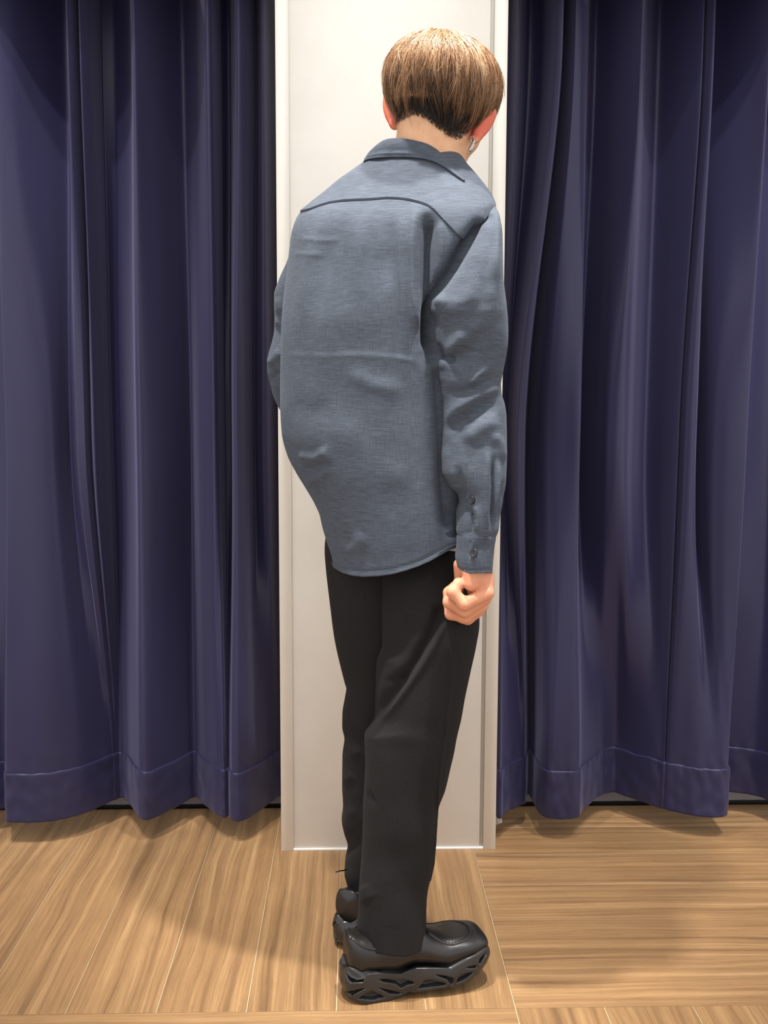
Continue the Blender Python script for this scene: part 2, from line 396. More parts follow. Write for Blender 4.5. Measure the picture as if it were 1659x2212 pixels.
RK = [(1075, 1062, 1058, .8, .8, .7), (1098, 1082, 1076, .6, .75, .5), (1105, 1090, 1084, .3, .65, .02), (1114, 1096, 1090, .6, .7, .12), (1142, 1101, 1112, 1, .75, .35), (1168, 1106, 1140, .85, .5, .55),
      (1180, 1112, 1150, .15, .1, .6), (1190, 1126, 1157, .08, .1, .75), (1198, 1141, 1163, .7, .75, .95), (1206, 1151, 1172, .9, .95, 1.05), (1212, 1160, 1176, .5, .4, .9), (1218, 1180, 1180, .15, .2, .25),
      (1232, 1215, 1196, .2, .1, .02), (1245, 1240, 1235, .35, .04, 0), (1256, 1250, 1257, .6, .3, .08), (1268, 1258, 1268, .9, .85, .25), (1285, 1270, 1290, 1, 1, .5), (1310, 1290, 1320, .75, .6, .8),
      (1335, 1305, 1345, .3, .25, 1), (1349, 1330, 1372, 0, .15, 1.08), (1357, 1345, 1395, .18, .2, .9), (1385, 1375, 1420, .7, .55, .68), (1420, 1410, 1440, 1, .8, .5), (1455, 1440, 1452, .6, .5, .42),
      (1482, 1463, 1458, .2, .3, .36), (1487, 1466, 1461, .62, .55, .46), (1491, 1469, 1464, .15, .25, .33), (1498, 1485, 1490, .05, .15, .2), (1506, 1498, 1520, .4, .25, .08), (1520, 1512, 1545, .9, .75, .03),
      (1545, 1525, 1570, .8, .35, .0), (1590, 1560, 1580, .35, .1, .04), (1608, 1592, 1587, 0, 0, .1), (1614, 1600, 1591, .2, .15, .3), (1620, 1612, 1595, .6, .5, 1.05), (1640, 1630, 1620, .85, .8, 1.1),
      (1680, 1690, 1690, 1, 1, .9), (1740, 1740, 1740, .6, .6, .4), (1800, 1800, 1800, 1, 1, 1)]
for i in range(1, 15):        # both curtains go on in even waves beyond the frame
    x = LK[0][0]-46; r = (.15, .55, 1.0, .5)[i % 4]+random.uniform(-.08, .08); LK.insert(0, (x, x, x, r, r*.9, r))
    x = RK[-1][0]+46; r = (.15, .55, 1.0, .5)[i % 4]+random.uniform(-.08, .08); RK.append((x, x, x, r, r*.9, r))
cl = curtain(LK, (-2.0, XA-0.006), 'navy blue satin curtain left of the white pillar, evenly waved hem', 0.0)
crt = curtain(RK, (XB+0.006, 2.2), 'navy blue satin curtain right of the white pillar, overlapping folds and pale lining corner', 11.3)
# pale lining showing at the curtain's pillar-side corner
lv = np.array([P(1071, 1690, 2.43), P(1079, 1716, 2.43), P(1085, 1777, 2.40), P(1071, 1782, 2.42)])
lv[:, 0] = np.maximum(lv[:, 0], XB+0.001)
lv2 = lv+np.array([0, 0.003, 0]); Vl = np.concatenate([lv, lv2])
mesh_np('lining_corner', Vl, np.array([(0, 1, 2, 3), (7, 6, 5, 4), (0, 4, 5, 1), (1, 5, 6, 2), (2, 6, 7, 3), (3, 7, 4, 0)]), M_white, crt, smooth=False)['label'] = 'pale lining corner'
#PERSON
# ------------------------------------------------------------------ garment tools
def seg_dist(PX, PY, pts):
    pts = np.asarray(pts, float); best = np.full(PX.shape, 1e9); sgn = np.ones(PX.shape); arc = np.zeros(PX.shape)
    L = np.concatenate([[0], np.cumsum(np.hypot(*np.diff(pts, axis=0).T))]); T = L[-1]
    for k in range(len(pts)-1):
        a, b = pts[k], pts[k+1]; d = b-a; l2 = d@d
        t = np.clip(((PX-a[0])*d[0]+(PY-a[1])*d[1])/l2, 0, 1)
        ex = PX-a[0]-t*d[0]; ey = PY-a[1]-t*d[1]; ds = np.hypot(ex, ey); m = ds < best
        best[m] = ds[m]; sgn[m] = np.sign(d[0]*ey-d[1]*ex)[m]; arc[m] = (L[k]+t*math.sqrt(l2))[m]/T
    return best, sgn, arc
FOLD = 1.3
def fold_field(PX, PY, folds):
    D = np.zeros(PX.shape)
    for f in folds:
        kind, pts, w, amp = f[:4]; fade = f[4] if len(f) > 4 else 0.25
        d, s, u = seg_dist(PX, PY, pts)
        k = sstep(0, fade, u)*sstep(0, fade, 1-u) if fade > 0 else 1.0
        if kind == 'g': D += FOLD*amp*np.exp(-(d/w)**2)*k
        elif kind == 's':        # step: raised on the right-hand side of the travel direction, decaying over w
            e = f[5] if len(f) > 5 else 4.0
            sd = d*s; D += FOLD*amp*sstep(-e, e, sd)*np.exp(-np.clip(sd, 0, None)/w)*k
    return D
def garment(rows, n, m, shear=0.0, expo=2.2, folds=(), wrinkle=(0.0, 8.0), remap=None, yend=None, seed=0.0, y0=None, shearf=None):
    R = np.array(rows, float); ys = np.linspace(R[0, 0] if y0 is None else y0, R[-1, 0], n)
    xl, xr, Yc, b = (pchip(R[:, 0], R[:, i], ys) for i in (1, 2, 3, 4))
    th = np.linspace(0, 2*math.pi, m, endpoint=False)
    cx = np.sign(np.cos(th))*np.abs(np.cos(th))**(2/expo); sy = np.sign(np.sin(th))*np.abs(np.sin(th))**(2/expo)
    V = np.zeros((n, m, 3)); C = P((xl+xr)/2, ys, Yc)
    A = (P(xr, ys, Yc)-P(xl, ys, Yc))[:, 0]/2
    sh = np.full(n, shear) if shearf is None else pchip(R[:, 0], shearf, ys)
    V[:, :, 0] = C[:, 0:1]+A[:, None]*cx
    V[:, :, 1] = Yc[:, None]-b[:, None]*sy+sh[:, None]*A[:, None]*cx
    V[:, :, 2] = C[:, 2:3]
    def fit():
        for _ in range(3):
            px, _py = proj(V); lo, hi = px.min(1), px.max(1)
            g = (xr-xl)/(hi-lo); mid = (lo+hi)/2; tgt = (xl+xr)/2
            Xm = V[:, :, 0].mean(1); k = C[:, 1]/FPX
            cxw = (V[:, :, 0].max(1)+V[:, :, 0].min(1))/2
            V[:, :, 0] = cxw[:, None]+(V[:, :, 0]-cxw[:, None])*g[:, None]+((tgt-mid)*k)[:, None]
    fit()
    wn = np.sqrt(np.clip(np.sin(th), 0, 1))[None, :]
    for _ in range(2):
        px, py = proj(V); T = ys[:, None]+0*px if remap is None else remap(px, ys[:, None]+0*px)
        zn = P(px, T, V[:, :, 1])[..., 2]; zf = P(px, T, Yc[:, None]+0*px)[..., 2]
        V[:, :, 2] = zn*wn+zf*(1-wn)
    fit()
    nr = grid_normals(V)
    if wrinkle[0] > 0:
        D = np.zeros((n, m)); s = wrinkle[1]
        for i in range(n):
            for j in range(m):
                p = V[i, j]; D[i, j] = mnoise.noise(Vector((p[0]*s*1.3+seed, p[1]*s*1.3, p[2]*s)))+0.5*mnoise.noise(Vector((p[0]*s*3+seed, p[1]*s*3, p[2]*s*2)))
        V = V+nr*(D*wrinkle[0])[..., None]
        fit()
    px, py = proj(V); view = (CAM-V); view /= np.linalg.norm(view, axis=-1, keepdims=True)
    w = np.clip((nr*view).sum(-1), 0, 1)**0.6
    V = V+nr*(fold_field(px, py, folds)*w)[..., None]
    return V, ys
def close_end(V, inset=0.004, up=0.03, end=-1):      # turn the hem inside for a real cloth edge
    r = V[end]; c = r.mean(0); d = r-c; d[:, 2] = 0; l = np.linalg.norm(d, axis=1, keepdims=True)+1e-9
    a = r-d/l*inset*0.5; b_ = r-d/l*inset; c_ = b_.copy()
    sgn = 1 if end == -1 else -1
    a[:, 2] -= 0.0006*sgn; b_[:, 2] += 0.002*sgn; c_[:, 2] += up*sgn
    return np.concatenate([V, [a, b_, c_]]) if end == -1 else np.concatenate([[c_, b_, a], V])
def sample_rows(V, idx):                              # idx: (k, m) fractional row index per column
    n, m = V.shape[:2]; i0 = np.clip(np.floor(idx).astype(int), 0, n-2); a = np.clip(idx-i0, 0, 1)[..., None]
    j = np.arange(m)[None, :]; return V[i0, j]*(1-a)+V[i0+1, j]*a
def overlay(V, ia, ib, k, off, cols=None, wrap=True):    # a doubled cloth layer lying on V between rows ia(j) and ib(j)
    t = np.linspace(0, 1, k)[:, None]; idx = ia[None, :]*(1-t)+ib[None, :]*t
    nr = grid_normals(V); S = sample_rows(V, idx); Nn = sample_rows(nr, idx); Nn /= np.linalg.norm(Nn, axis=-1, keepdims=True)
    o = np.full(k, off); out = S+Nn*o[:, None, None]
    top = S[:1]-Nn[:1]*0.001; bot = S[-1:]-Nn[-1:]*0.001
    out = np.concatenate([top, out, bot])
    if cols is not None: out = out[:, cols]
    return out

# ------------------------------------------------------------------ person: body (one continuous surface from blended capsules and ellipsoids)
prims = []      # (group, type, data, k)
def cap(a, b, ra, rb, g=0, k=0.012): prims.append((g, 'c', np.array(a, float), np.array(b, float), ra, rb, k))
def ell(c, axes, radii, g=0, k=0.01): prims.append((g, 'e', np.array(c, float), np.array(axes, float), np.array(radii, float), max(radii), k))
# head frame
hf = np.array([0.31, 0.85, -0.40]); hf /= np.linalg.norm(hf)
hr_ = np.array([0.928, -0.338, -0.165]); hr_ -= hf*(hr_@hf); hr_ /= np.linalg.norm(hr_); hu = np.cross(hr_, hf)
HC = P(957, 183, 1.865)
def H(x, y, z): return HC+hr_*x+hf*y+hu*z
HA = (hr_, hf, hu)
ell(H(0, 0, -0.010), HA, (0.078, 0.092, 0.070), 1, 0.012)
ell(H(0, 0.012, -0.012), HA, (0.074, 0.084, 0.068), 1, 0.012)
ell(H(0, 0.045, -0.055), HA, (0.060, 0.058, 0.070), 1, 0.03)      # face and jaw
ell(H(0, 0.070, -0.105), HA, (0.030, 0.026, 0.024), 1, 0.025)     # chin
cap(H(-0.045, 0.075, -0.012), H(0.045, 0.075, -0.012), 0.016, 0.016, 1, 0.02)   # brow
cap(H(0, 0.096, -0.018), H(0, 0.113, -0.052), 0.008, 0.013, 1, 0.01)            # nose
for s_ in (-1, 1):
    ell(H(0.011*s_, 0.106, -0.056), HA, (0.008, 0.008, 0.007), 1, 0.006)
    ell(H(0.032*s_, 0.080, -0.024), HA, (0.013, 0.012, 0.011), 1, 0.004)        # closed lids
    ell(H(0.040*s_, 0.068, -0.055), HA, (0.020, 0.022, 0.020), 1, 0.02)         # cheeks
cap(H(-0.016, 0.098, -0.080), H(0.016, 0.098, -0.080), 0.006, 0.006, 1, 0.004); cap(H(-0.013, 0.097, -0.089), H(0.013, 0.097, -0.089), 0.007, 0.007, 1, 0.004)
# neck, trunk
cap(P(917, 390, 1.885), P(946, 225, 1.872), 0.063, 0.056, 1, 0.02)
cap(P(905, 400, 1.89), P(705, 492, 1.935), 0.042, 0.026, 0, 0.03); cap(P(905, 400, 1.89), P(1010, 508, 1.835), 0.042, 0.022, 0, 0.03)
cap(P(860, 480, 1.90), P(820, 760, 1.90), 0.075, 0.085, 0, 0.03); cap(P(820, 760, 1.90), P(850, 1060, 1.90), 0.085, 0.08, 0, 0.03)
# arms
cap(P(1022, 530, 1.81), P(1022, 840, 1.765), 0.021, 0.028, 0, 0.02); cap(P(1022, 840, 1.775), P(1030, 1130, 1.745), 0.027, 0.022, 2, 0.01); cap(P(1030, 1130, 1.745), P(1026, 1215, 1.73), 0.022, 0.0245, 2, 0.01)
cap(P(692, 515, 1.95), P(640, 800, 2.02), 0.024, 0.03, 0, 0.02); cap(P(640, 800, 2.02), P(775, 890, 2.17), 0.03, 0.023, 0, 0.01)
# left hand held in front of the body
cap(P(775, 890, 2.17), P(830, 900, 2.185), 0.022, 0.026, 0, 0.01)
for q_, (dx, dz) in enumerate(((0, -22), (6, -4), (4, 14), (-4, 30))):
    a_ = P(838+dx, 890+dz, 2.185); b_ = P(868+dx, 892+dz, 2.175); c_ = P(872+dx, 900+dz, 2.150)
    cap(a_, b_, 0.010, 0.009, 3+q_, 0.004); cap(b_, c_, 0.009, 0.008, 3+q_, 0.004)
cap(P(800, 872, 2.165), P(840, 862, 2.14), 0.011, 0.009, 7, 0.006)
# legs and feet
cap(P(900, 1090, 1.88), P(912, 1230, 1.86), 0.07, 0.066, 0, 0.02); cap(P(820, 1090, 1.91), P(800, 1230, 1.925), 0.06, 0.055, 0, 0.02); cap(P(912, 1230, 1.86), P(885, 1590, 1.825), 0.066, 0.05, 0, 0.02); cap(P(885, 1590, 1.825), P(845, 2010, 1.79), 0.05, 0.034, 0, 0.02)
cap(P(800, 1230, 1.925), P(812, 1590, 1.955), 0.055, 0.042, 0, 0.02); cap(P(812, 1590, 1.955), P(808, 1950, 1.985), 0.042, 0.032, 0, 0.02)
# right fist, seen from the little-finger side
K = 0.00073
def W_(x, y, Y): return P(x, y, Y)
cap(W_(1024, 1205, 1.730), W_(1030, 1243, 1.722), 0.0255, 0.024, 2, 0.010)
cap(W_(1045, 1225, 1.722), W_(1052, 1276, 1.712), 0.012, 0.0115, 2, 0.008)
cap(W_(1032, 1240, 1.73), W_(1046, 1288, 1.727), 0.014, 0.0115, 2, 0.008)
cap(W_(1026, 1245, 1.745), W_(1040, 1303, 1.745), 0.014, 0.011, 2, 0.008)
cap(W_(1020, 1250, 1.755), W_(1034, 1314, 1.760), 0.013, 0.011, 2, 0.008)
cap(W_(1022, 1236, 1.711), W_(1018, 1260, 1.707), 0.0165, 0.0130, 2, 0.006)
ell(W_(1058, 1257, 1.722), np.eye(3), (0.006, 0.008, 0.008), 2, 0.008)
cap(W_(993, 1220, 1.742), W_(996, 1252, 1.748), 0.0105, 0.011, 2, 0.004)
def finger(g, pts, rad, k=0.0025):
    for i in range(len(pts)-1): cap(W_(*pts[i]), W_(*pts[i+1]), rad[i], rad[i+1], g, 0.005)
finger(10, [(1053, 1281, 1.706), (1003, 1305, 1.700), (978, 1279, 1.703), (991, 1261, 1.709), (998, 1259, 1.715)], (0.0112, 0.0102, 0.0096, 0.0088, 0.008))
finger(11, [(1048, 1292, 1.724), (1004, 1320, 1.717), (970, 1301, 1.718), (970, 1280, 1.724), (982, 1266, 1.73)], (0.011, 0.0104, 0.0096, 0.009, 0.008))
finger(12, [(1041, 1308, 1.742), (1003, 1333, 1.735), (974, 1326, 1.735), (969, 1305, 1.742)], (0.0108, 0.0104, 0.0095, 0.0088))
finger(13, [(1035, 1318, 1.758), (1010, 1336, 1.754), (984, 1328, 1.754), (975, 1308, 1.76)], (0.0105, 0.010, 0.0092, 0.0085))
finger(14, [(1000, 1245, 1.76), (985, 1275, 1.772), (990, 1308, 1.772)], (0.012, 0.011, 0.0095))
# ears
def ear(p_top, p_bot, pc, Y, wid, thick, tilt):
    a = P(*p_top, Y+0.008)-P(*p_bot, Y-0.004); L = np.linalg.norm(a); a /= L
    f = np.array(tilt, float); f -= a*(f@a); f /= np.linalg.norm(f); n_ = np.cross(a, f)
    c = P(*pc, Y); ell(c, (a, f, n_), (L*0.52, wid, thick), 20, 0.004)
    ell(c-a*L*0.40+f*0.002, (a, f, n_), (L*0.16, wid*0.55, thick*1.1), 20, 0.004)
    ell(c+a*L*0.10-f*wid*0.5, (a, f, n_), (L*0.40, wid*0.45, thick*1.25), 20, 0.004)
    return c
earR = ear((1066, 236), (1021, 303), (1047, 270), 1.842, 0.0115, 0.0075, (0.75, 0.25, 0.55))
earL = ear((834, 200), (853, 274), (846, 238), 1.905, 0.0145, 0.0075, (-0.9, 0.4, 0.1))

def sdf(prim, Q):
    if prim[1] == 'c':
        _, _, a, b, ra, rb, _k = prim; ba = b-a; t = np.clip(((Q-a)@ba)/(ba@ba), 0, 1)
        return np.linalg.norm(Q-a-t[..., None]*ba, axis=-1)-(ra+(rb-ra)*t)
    _, _, c, ax, r, _m, _k = prim; q = (Q-c)@np.asarray(ax).T/r; k0 = np.linalg.norm(q, axis=-1); k1 = np.linalg.norm(q/r, axis=-1)+1e-9
    return k0*(k0-1)/k1
def smin(a, b, k):
    h = np.clip(k-np.abs(a-b), 0, None)/k; return np.minimum(a, b)-h*h*k*0.25
def body_field(Q, act):
    groups = {}
    for p in act:
        d = sdf(p, Q); g = p[0]
        groups[g] = d if g not in groups else smin(groups[g], d, p[6])
    out = None
    for g in sorted(groups):
        kk = 0.016 if g in (1, 2) else (0.0022 if 3 <= g <= 14 else 0.005)
        out = groups[g] if out is None else smin(out, groups[g], kk)
    return out
def surface(h=0.0022):
    lo = np.array([9e9]*3); hi = -lo
    for p in prims:
        for q, r in (((p[2], p[4]), (p[3], p[5])) if p[1] == 'c' else ((p[2], p[5]),)) if False else ([(p[2], p[4]), (p[3], p[5])] if p[1] == 'c' else [(p[2], p[5])]):
            lo = np.minimum(lo, q-r-0.01); hi = np.maximum(hi, q+r+0.01)
    n = np.ceil((hi-lo)/h).astype(int)+1; Fd = np.full(n, 0.05, np.float32); BS = 28
    for i in range(0, n[0], BS):
        for j in range(0, n[1], BS):
            for k in range(0, n[2], BS):
                e = np.minimum([i+BS, j+BS, k+BS], n); c = lo+h*(np.array([i, j, k])+e)/2; hd = h*np.linalg.norm(e-np.array([i, j, k]))/2
                act = []
                for p in prims:
                    if p[1] == 'c':
                        ba = p[3]-p[2]; t = np.clip(((c-p[2])@ba)/(ba@ba), 0, 1); d = np.linalg.norm(c-p[2]-t*ba)-max(p[4], p[5])
                    else: d = np.linalg.norm(c-p[2])-p[5]
                    if d < hd+0.02: act.append(p)
                if not act: continue
                g = np.stack(np.meshgrid(*(lo[a]+h*np.arange((i, j, k)[a], e[a]) for a in range(3)), indexing='ij'), -1)
                Fd[i:e[0], j:e[1], k:e[2]] = body_field(g, act)
    ins = Fd < 0
    s = np.zeros(tuple(n-1), np.int8)
    cor = [(a, b, c) for a in (0, 1) for b in (0, 1) for c in (0, 1)]
    for a, b, c in cor: s += ins[a:n[0]-1+a, b:n[1]-1+b, c:n[2]-1+c]
    cells = np.argwhere((s > 0) & (s < 8)); del s
    val = np.stack([Fd[cells[:, 0]+a, cells[:, 1]+b, cells[:, 2]+c] for a, b, c in cor], 1); acc = np.zeros((len(cells), 3)); cnt = np.zeros(len(cells))
    for x in range(8):
        for y in range(x+1, 8):
            d = np.array(cor[y])-np.array(cor[x])
            if np.abs(d).sum() != 1: continue
            m = (val[:, x] < 0) != (val[:, y] < 0); t = np.where(m, val[:, x]/(val[:, x]-val[:, y]+1e-12), 0)
            acc += m[:, None]*(np.array(cor[x])+t[:, None]*d); cnt += m
    V = lo+h*(cells+acc/cnt[:, None])
    dims = n-1; flat = (cells[:, 0]*dims[1]+cells[:, 1])*dims[2]+cells[:, 2]
    def idx(c): return np.searchsorted(flat, (c[:, 0]*dims[1]+c[:, 1])*dims[2]+c[:, 2])
    faces = []
    for ax in range(3):
        sl0 = [slice(None)]*3; sl1 = [slice(None)]*3; sl0[ax] = slice(0, -1); sl1[ax] = slice(1, None)
        A, Bm = ins[tuple(sl0)], ins[tuple(sl1)]
        for flip, m in ((False, A & ~Bm), (True, ~A & Bm)):
            e = np.argwhere(m); u, v = [(1, 2), (2, 0), (0, 1)][ax]
            du = np.zeros(3, int); dv = np.zeros(3, int); du[u] = 1; dv[v] = 1
            f = np.stack([idx(e-du-dv), idx(e-dv), idx(e), idx(e-du)], 1)
            faces.append(f[:, ::-1] if flip else f)
    return V, np.concatenate(faces)
BV, BF = surface()
# redder skin on the ears and knuckles
tone = np.zeros(len(BV))
for c_, r_, a_ in ((earR, 0.034, 1.0), (earL, 0.036, 1.0)):
    tone = np.maximum(tone, a_*(1-sstep(r_*0.75, r_*1.15, np.linalg.norm(BV-c_, axis=1))))
for q_ in ((1000, 1310, 1.70), (972, 1300, 1.71), (985, 1265, 1.705), (985, 1335, 1.74), (1020, 1335, 1.745), (1010, 1272, 1.70)):
    tone = np.maximum(tone, 0.42*np.exp(-(np.linalg.norm(BV-P(*q_), axis=1)/0.022)**2))
tone = np.maximum(tone, 0.42*(1-sstep(0.10, 0.13, np.linalg.norm(BV-P(1010, 1290, 1.73), axis=1))))
person = mesh_np('person', BV, BF, M_skin, attr=tone)
tag(person, 'person seen from behind in slate blue shirt and black trousers, head bowed, right fist lowered', 'person')

# ------------------------------------------------------------------ shirt
HEM = np.array([(690, 1172), (697, 1190), (708, 1213), (722, 1226), (740, 1236), (762, 1242), (785, 1245), (820, 1244), (850, 1240), (880, 1232), (905, 1223), (930, 1211), (950, 1198), (968, 1186), (980, 1180), (1000, 1172), (1020, 1165)], float)
def hem_remap(px, y):
    return y+(np.interp(px, HEM[:, 0], HEM[:, 1])-1250)*np.clip((y-850)/400, 0, 1)**1.6
TR = [(328, 815, 975, 1.888, .048), (340, 797, 988, 1.888, .058), (352, 779, 998, 1.888, .066), (365, 762, 1006, 1.888, .074), (390, 728, 1026, 1.888, .090), (415, 698, 1046, 1.888, .106), (440, 666, 1062, 1.888, .122), (458, 644, 1068, 1.888, .132),
      (480, 634, 1068, 1.888, .139), (500, 629, 1066, 1.888, .142), (540, 624, 1055, 1.889, .145), (580, 620, 1040, 1.89, .145), (640, 612, 1012, 1.89, .144), (700, 608, 990, 1.89, .142), (760, 606, 985, 1.89, .140),
      (870, 605, 990, 1.89, .138), (940, 608, 995, 1.89, .14), (1000, 620, 998, 1.89, .142), (1050, 640, 1000, 1.89, .144), (1090, 659, 1002, 1.89, .145), (1130, 677, 1002, 1.89, .146), (1165, 689, 1002, 1.89, .146), (1190, 696, 1002, 1.89, .146), (1215, 706, 1002, 1.89, .146), (1250, 712, 1002, 1.89, .146)]
TF = [('g', [(922, 446), (918, 540), (920, 620), (934, 720), (945, 800)], 19, -0.026, 0.12), ('g', [(902, 440), (895, 520), (896, 620), (905, 720)], 13, 0.009, 0.15), ('g', [(950, 470), (948, 540), (945, 600)], 12, 0.003, 0.2),
      ('g', [(1048, 474), (1010, 530), (962, 610), (930, 680), (930, 760)], 16, -0.024, 0.08), ('g', [(995, 520), (960, 580), (934, 626)], 4, -0.002, 0.1),
      ('g', [(700, 440), (672, 560), (645, 680), (630, 780)], 20, 0.005, 0.4), ('g', [(735, 435), (708, 540), (680, 660), (660, 760)], 20, -0.004, 0.4), ('g', [(838, 425), (842, 520), (840, 640)], 18, -0.004, 0.45), ('g', [(780, 425), (770, 540), (760, 660)], 22, 0.003, 0.45), ('g', [(868, 430), (862, 540), (864, 660)], 14, 0.003, 0.4),
      ('g', [(610, 765), (700, 768), (790, 766), (860, 772), (905, 780)], 4.5, 0.0010, 0.1), ('s', [(905, 783), (860, 775), (790, 769), (700, 771), (610, 768)][::-1], 22, 0.0008, 0.1, 3),
      ('g', [(640, 515), (690, 520), (740, 516)], 5, 0.001, 0.2), ('g', [(630, 548), (700, 552)], 5, 0.0012, 0.2),
      ('g', [(640, 985), (680, 990), (712, 975)], 9, 0.004, 0.2), ('g', [(655, 1045), (690, 1034), (716, 1010)], 9, 0.004, 0.2), ('g', [(650, 1016), (690, 1012), (712, 995)], 10, -0.003, 0.2), ('g', [(700, 960), (712, 1000)], 10, 0.003, 0.3),
      ('g', [(620, 930), (700, 945), (800, 930)], 40, 0.003, 0.3), ('g', [(740, 800), (800, 830), (880, 850)], 18, 0.0025, 0.3), ('g', [(620, 870), (670, 890), (720, 880)], 22, -0.0025, 0.3),
      ('g', [(735, 1195), (770, 1180), (790, 1150)], 13, 0.003, 0.3), ('g', [(690, 1150), (740, 1170), (800, 1215)], 16, -0.0025, 0.3), ('g', [(800, 1020), (900, 1030)], 30, 0.002, 0.4),
      ('s', [(942, 985), (945, 1050), (956, 1120), (972, 1190)][::-1], 200, -0.0, 0.1, 5), ('g', [(950, 760), (962, 900), (968, 1050), (985, 1180)], 22, -0.016, 0.15),
      ('g', [(700, 1225), (740, 1229), (785, 1237), (850, 1232), (905, 1215), (950, 1190)], 5, -0.0012, 0.05)]
TV, TY = garment(TR, 250, 420, shear=-0.40, expo=2.35, folds=TF, wrinkle=(0.0022, 7.0), remap=hem_remap, seed=2.0)
shirt = mesh_np('shirt', *(lambda V: (V, grid_faces(*V.shape[:2])))(close_end(TV)), M_linen, person)
# yoke: doubled cloth over the shoulders, its edge following the seam across the back
SEAM = np.array([(600, 470), (643, 459), (668, 453), (690, 445), (712, 438), (740, 434), (775, 432), (800, 431), (835, 428), (862, 429), (885, 432), (905, 437), (925, 444), (940, 455), (957, 474), (978, 497), (998, 517), (1012, 507), (1030, 490), (1050, 470), (1070, 458), (1100, 450)], float)
px, py = proj(TV); n_, m_ = px.shape; ib = np.zeros(m_)
for j in range(m_):
    front = j < m_//2+4 or j > m_-4
    sy_ = np.interp(px[:, j], SEAM[:, 0], SEAM[:, 1]) if front else np.interp(px[:, j], [640, 860, 1070], [452, 400, 452])
    below = np.where(py[:, j] > sy_)[0]; i = below[0] if len(below) else 40
    i = max(i, 3); d0 = py[i-1, j]-sy_[i-1]; d1 = py[i, j]-sy_[i]; ib[j] = i-1+(0-d0)/(d1-d0+1e-9)
ib = np.clip(ib, 3, 80)
YV = overlay(TV, np.full(m_, 0.5), ib, 70, 0.0026)
mesh_np('yoke', YV, grid_faces(*YV.shape[:2]), M_linen, shirt)
# dark stitch line tight under the yoke edge
nrT = grid_normals(TV); jj = np.arange(6, m_//2-4); line = sample_rows(TV, ib[None, :]+0.25)[0, jj]+sample_rows(nrT, ib[None, :])[0, jj]*0.0012
mesh_np('yoke_seam', *fix_tris(*tube(line, 0.0005, 5)), M_seam, shirt)
# narrow turned hem band
hb = overlay(TV, np.full(m_, 246.0), np.full(m_, 248.9), 8, 0.0011); mesh_np('hem_band', hb, grid_faces(*hb.shape[:2]), M_linen, shirt)

# right sleeve
SR = [(440, 1052, 1066, 1.80, .02), (450, 1046, 1072, 1.797, .03), (462, 1047, 1078, 1.785, .046), (480, 1041, 1082, 1.778, .056), (500, 1033, 1085, 1.774, .064), (520, 1024, 1086, 1.770, .070), (560, 1001, 1087, 1.764, .077), (600, 975, 1088, 1.762, .080), (640, 944, 1092, 1.762, .082), (656, 926, 1094, 1.763, .082), (668, 923, 1095, 1.764, .082), (690, 931, 1097, 1.767, .0795),
      (720, 934, 1098, 1.769, .077), (745, 936, 1097, 1.771, .074), (768, 948, 1094, 1.773, .070), (798, 939, 1088, 1.774, .067), (818, 941, 1084, 1.773, .066), (830, 945, 1082, 1.772, .066), (850, 949, 1084, 1.771, .065), (875, 953, 1091, 1.769, .065), (900, 953, 1094, 1.767, .065), (955, 948, 1095, 1.762, .064), (990, 949, 1095, 1.757, .063),
      (1020, 951, 1094, 1.753, .062), (1050, 969, 1092, 1.749, .060), (1069, 988, 1088, 1.746, .058), (1085, 991, 1086, 1.744, .056), (1110, 985, 1081, 1.741, .053), (1144, 985, 1077, 1.737, .048), (1160, 988, 1071, 1.735, .044), (1170, 990, 1067, 1.734, .043)]
SF = [('g', [(1058, 474), (1040, 515), (998, 590), (936, 664)], 13, 0.010, 0.1), ('g', [(1072, 480), (1062, 540), (1045, 600)], 16, -0.004, 0.3), ('g', [(1080, 470), (1075, 560), (1080, 640)], 9, 0.003, 0.3),
      ('g', [(1060, 560), (1040, 650), (990, 700)], 26, -0.005, 0.3), ('g', [(1010, 715), (975, 755), (942, 798)], 14, 0.007, 0.2), ('g', [(935, 745), (960, 772), (985, 778)], 9, -0.009, 0.15), ('g', [(1060, 700), (1030, 745), (975, 790)], 18, -0.005, 0.3),
      ('g', [(1056, 790), (1035, 812), (1010, 838)], 9, 0.006, 0.25), ('g', [(1078, 800), (1050, 830), (1000, 850), (955, 850)], 16, -0.006, 0.25), ('g', [(1090, 862), (1050, 873), (1005, 905), (965, 942)], 17, -0.010, 0.15),
      ('g', [(1092, 835), (1040, 850), (985, 885), (955, 925)], 12, 0.005, 0.25), ('g', [(1012, 910), (985, 925), (970, 945)], 7, 0.004, 0.25), ('g', [(1085, 905), (1040, 925), (1000, 960)], 20, 0.006, 0.3),
      ('g', [(985, 1000), (995, 1050), (1010, 1095), (1022, 1150)], 9, -0.006, 0.2), ('g', [(1000, 1090), (1012, 1130), (1012, 1162)], 12, -0.010, 0.15), ('g', [(1010, 1072), (1024, 1110), (1028, 1150)], 8, 0.004, 0.25),
      ('g', [(1066, 975), (1065, 1040), (1063, 1100), (1060, 1160)], 6.5, -0.008, 0.3), ('g', [(1076, 985), (1074, 1060), (1068, 1140)], 6, 0.005, 0.25), ('g', [(1088, 1030), (1080, 1090), (1070, 1150)], 5, -0.007, 0.3), ('g', [(1054, 960), (1055, 1060), (1052, 1150)], 7, 0.004, 0.25),
      ('g', [(962, 960), (972, 1010), (985, 1045)], 12, 0.004, 0.3), ('g', [(1060, 930), (1080, 960), (1088, 1000)], 12, 0.005, 0.3)]
SV, _ = garment(SR, 230, 260, shear=-0.25, expo=2.2, folds=SF, wrinkle=(0.0022, 9.0), seed=5.0)
mesh_np('sleeve', *(lambda V: (V, grid_faces(*V.shape[:2])))(close_end(SV, 0.003, 0.01)), M_linen, shirt)
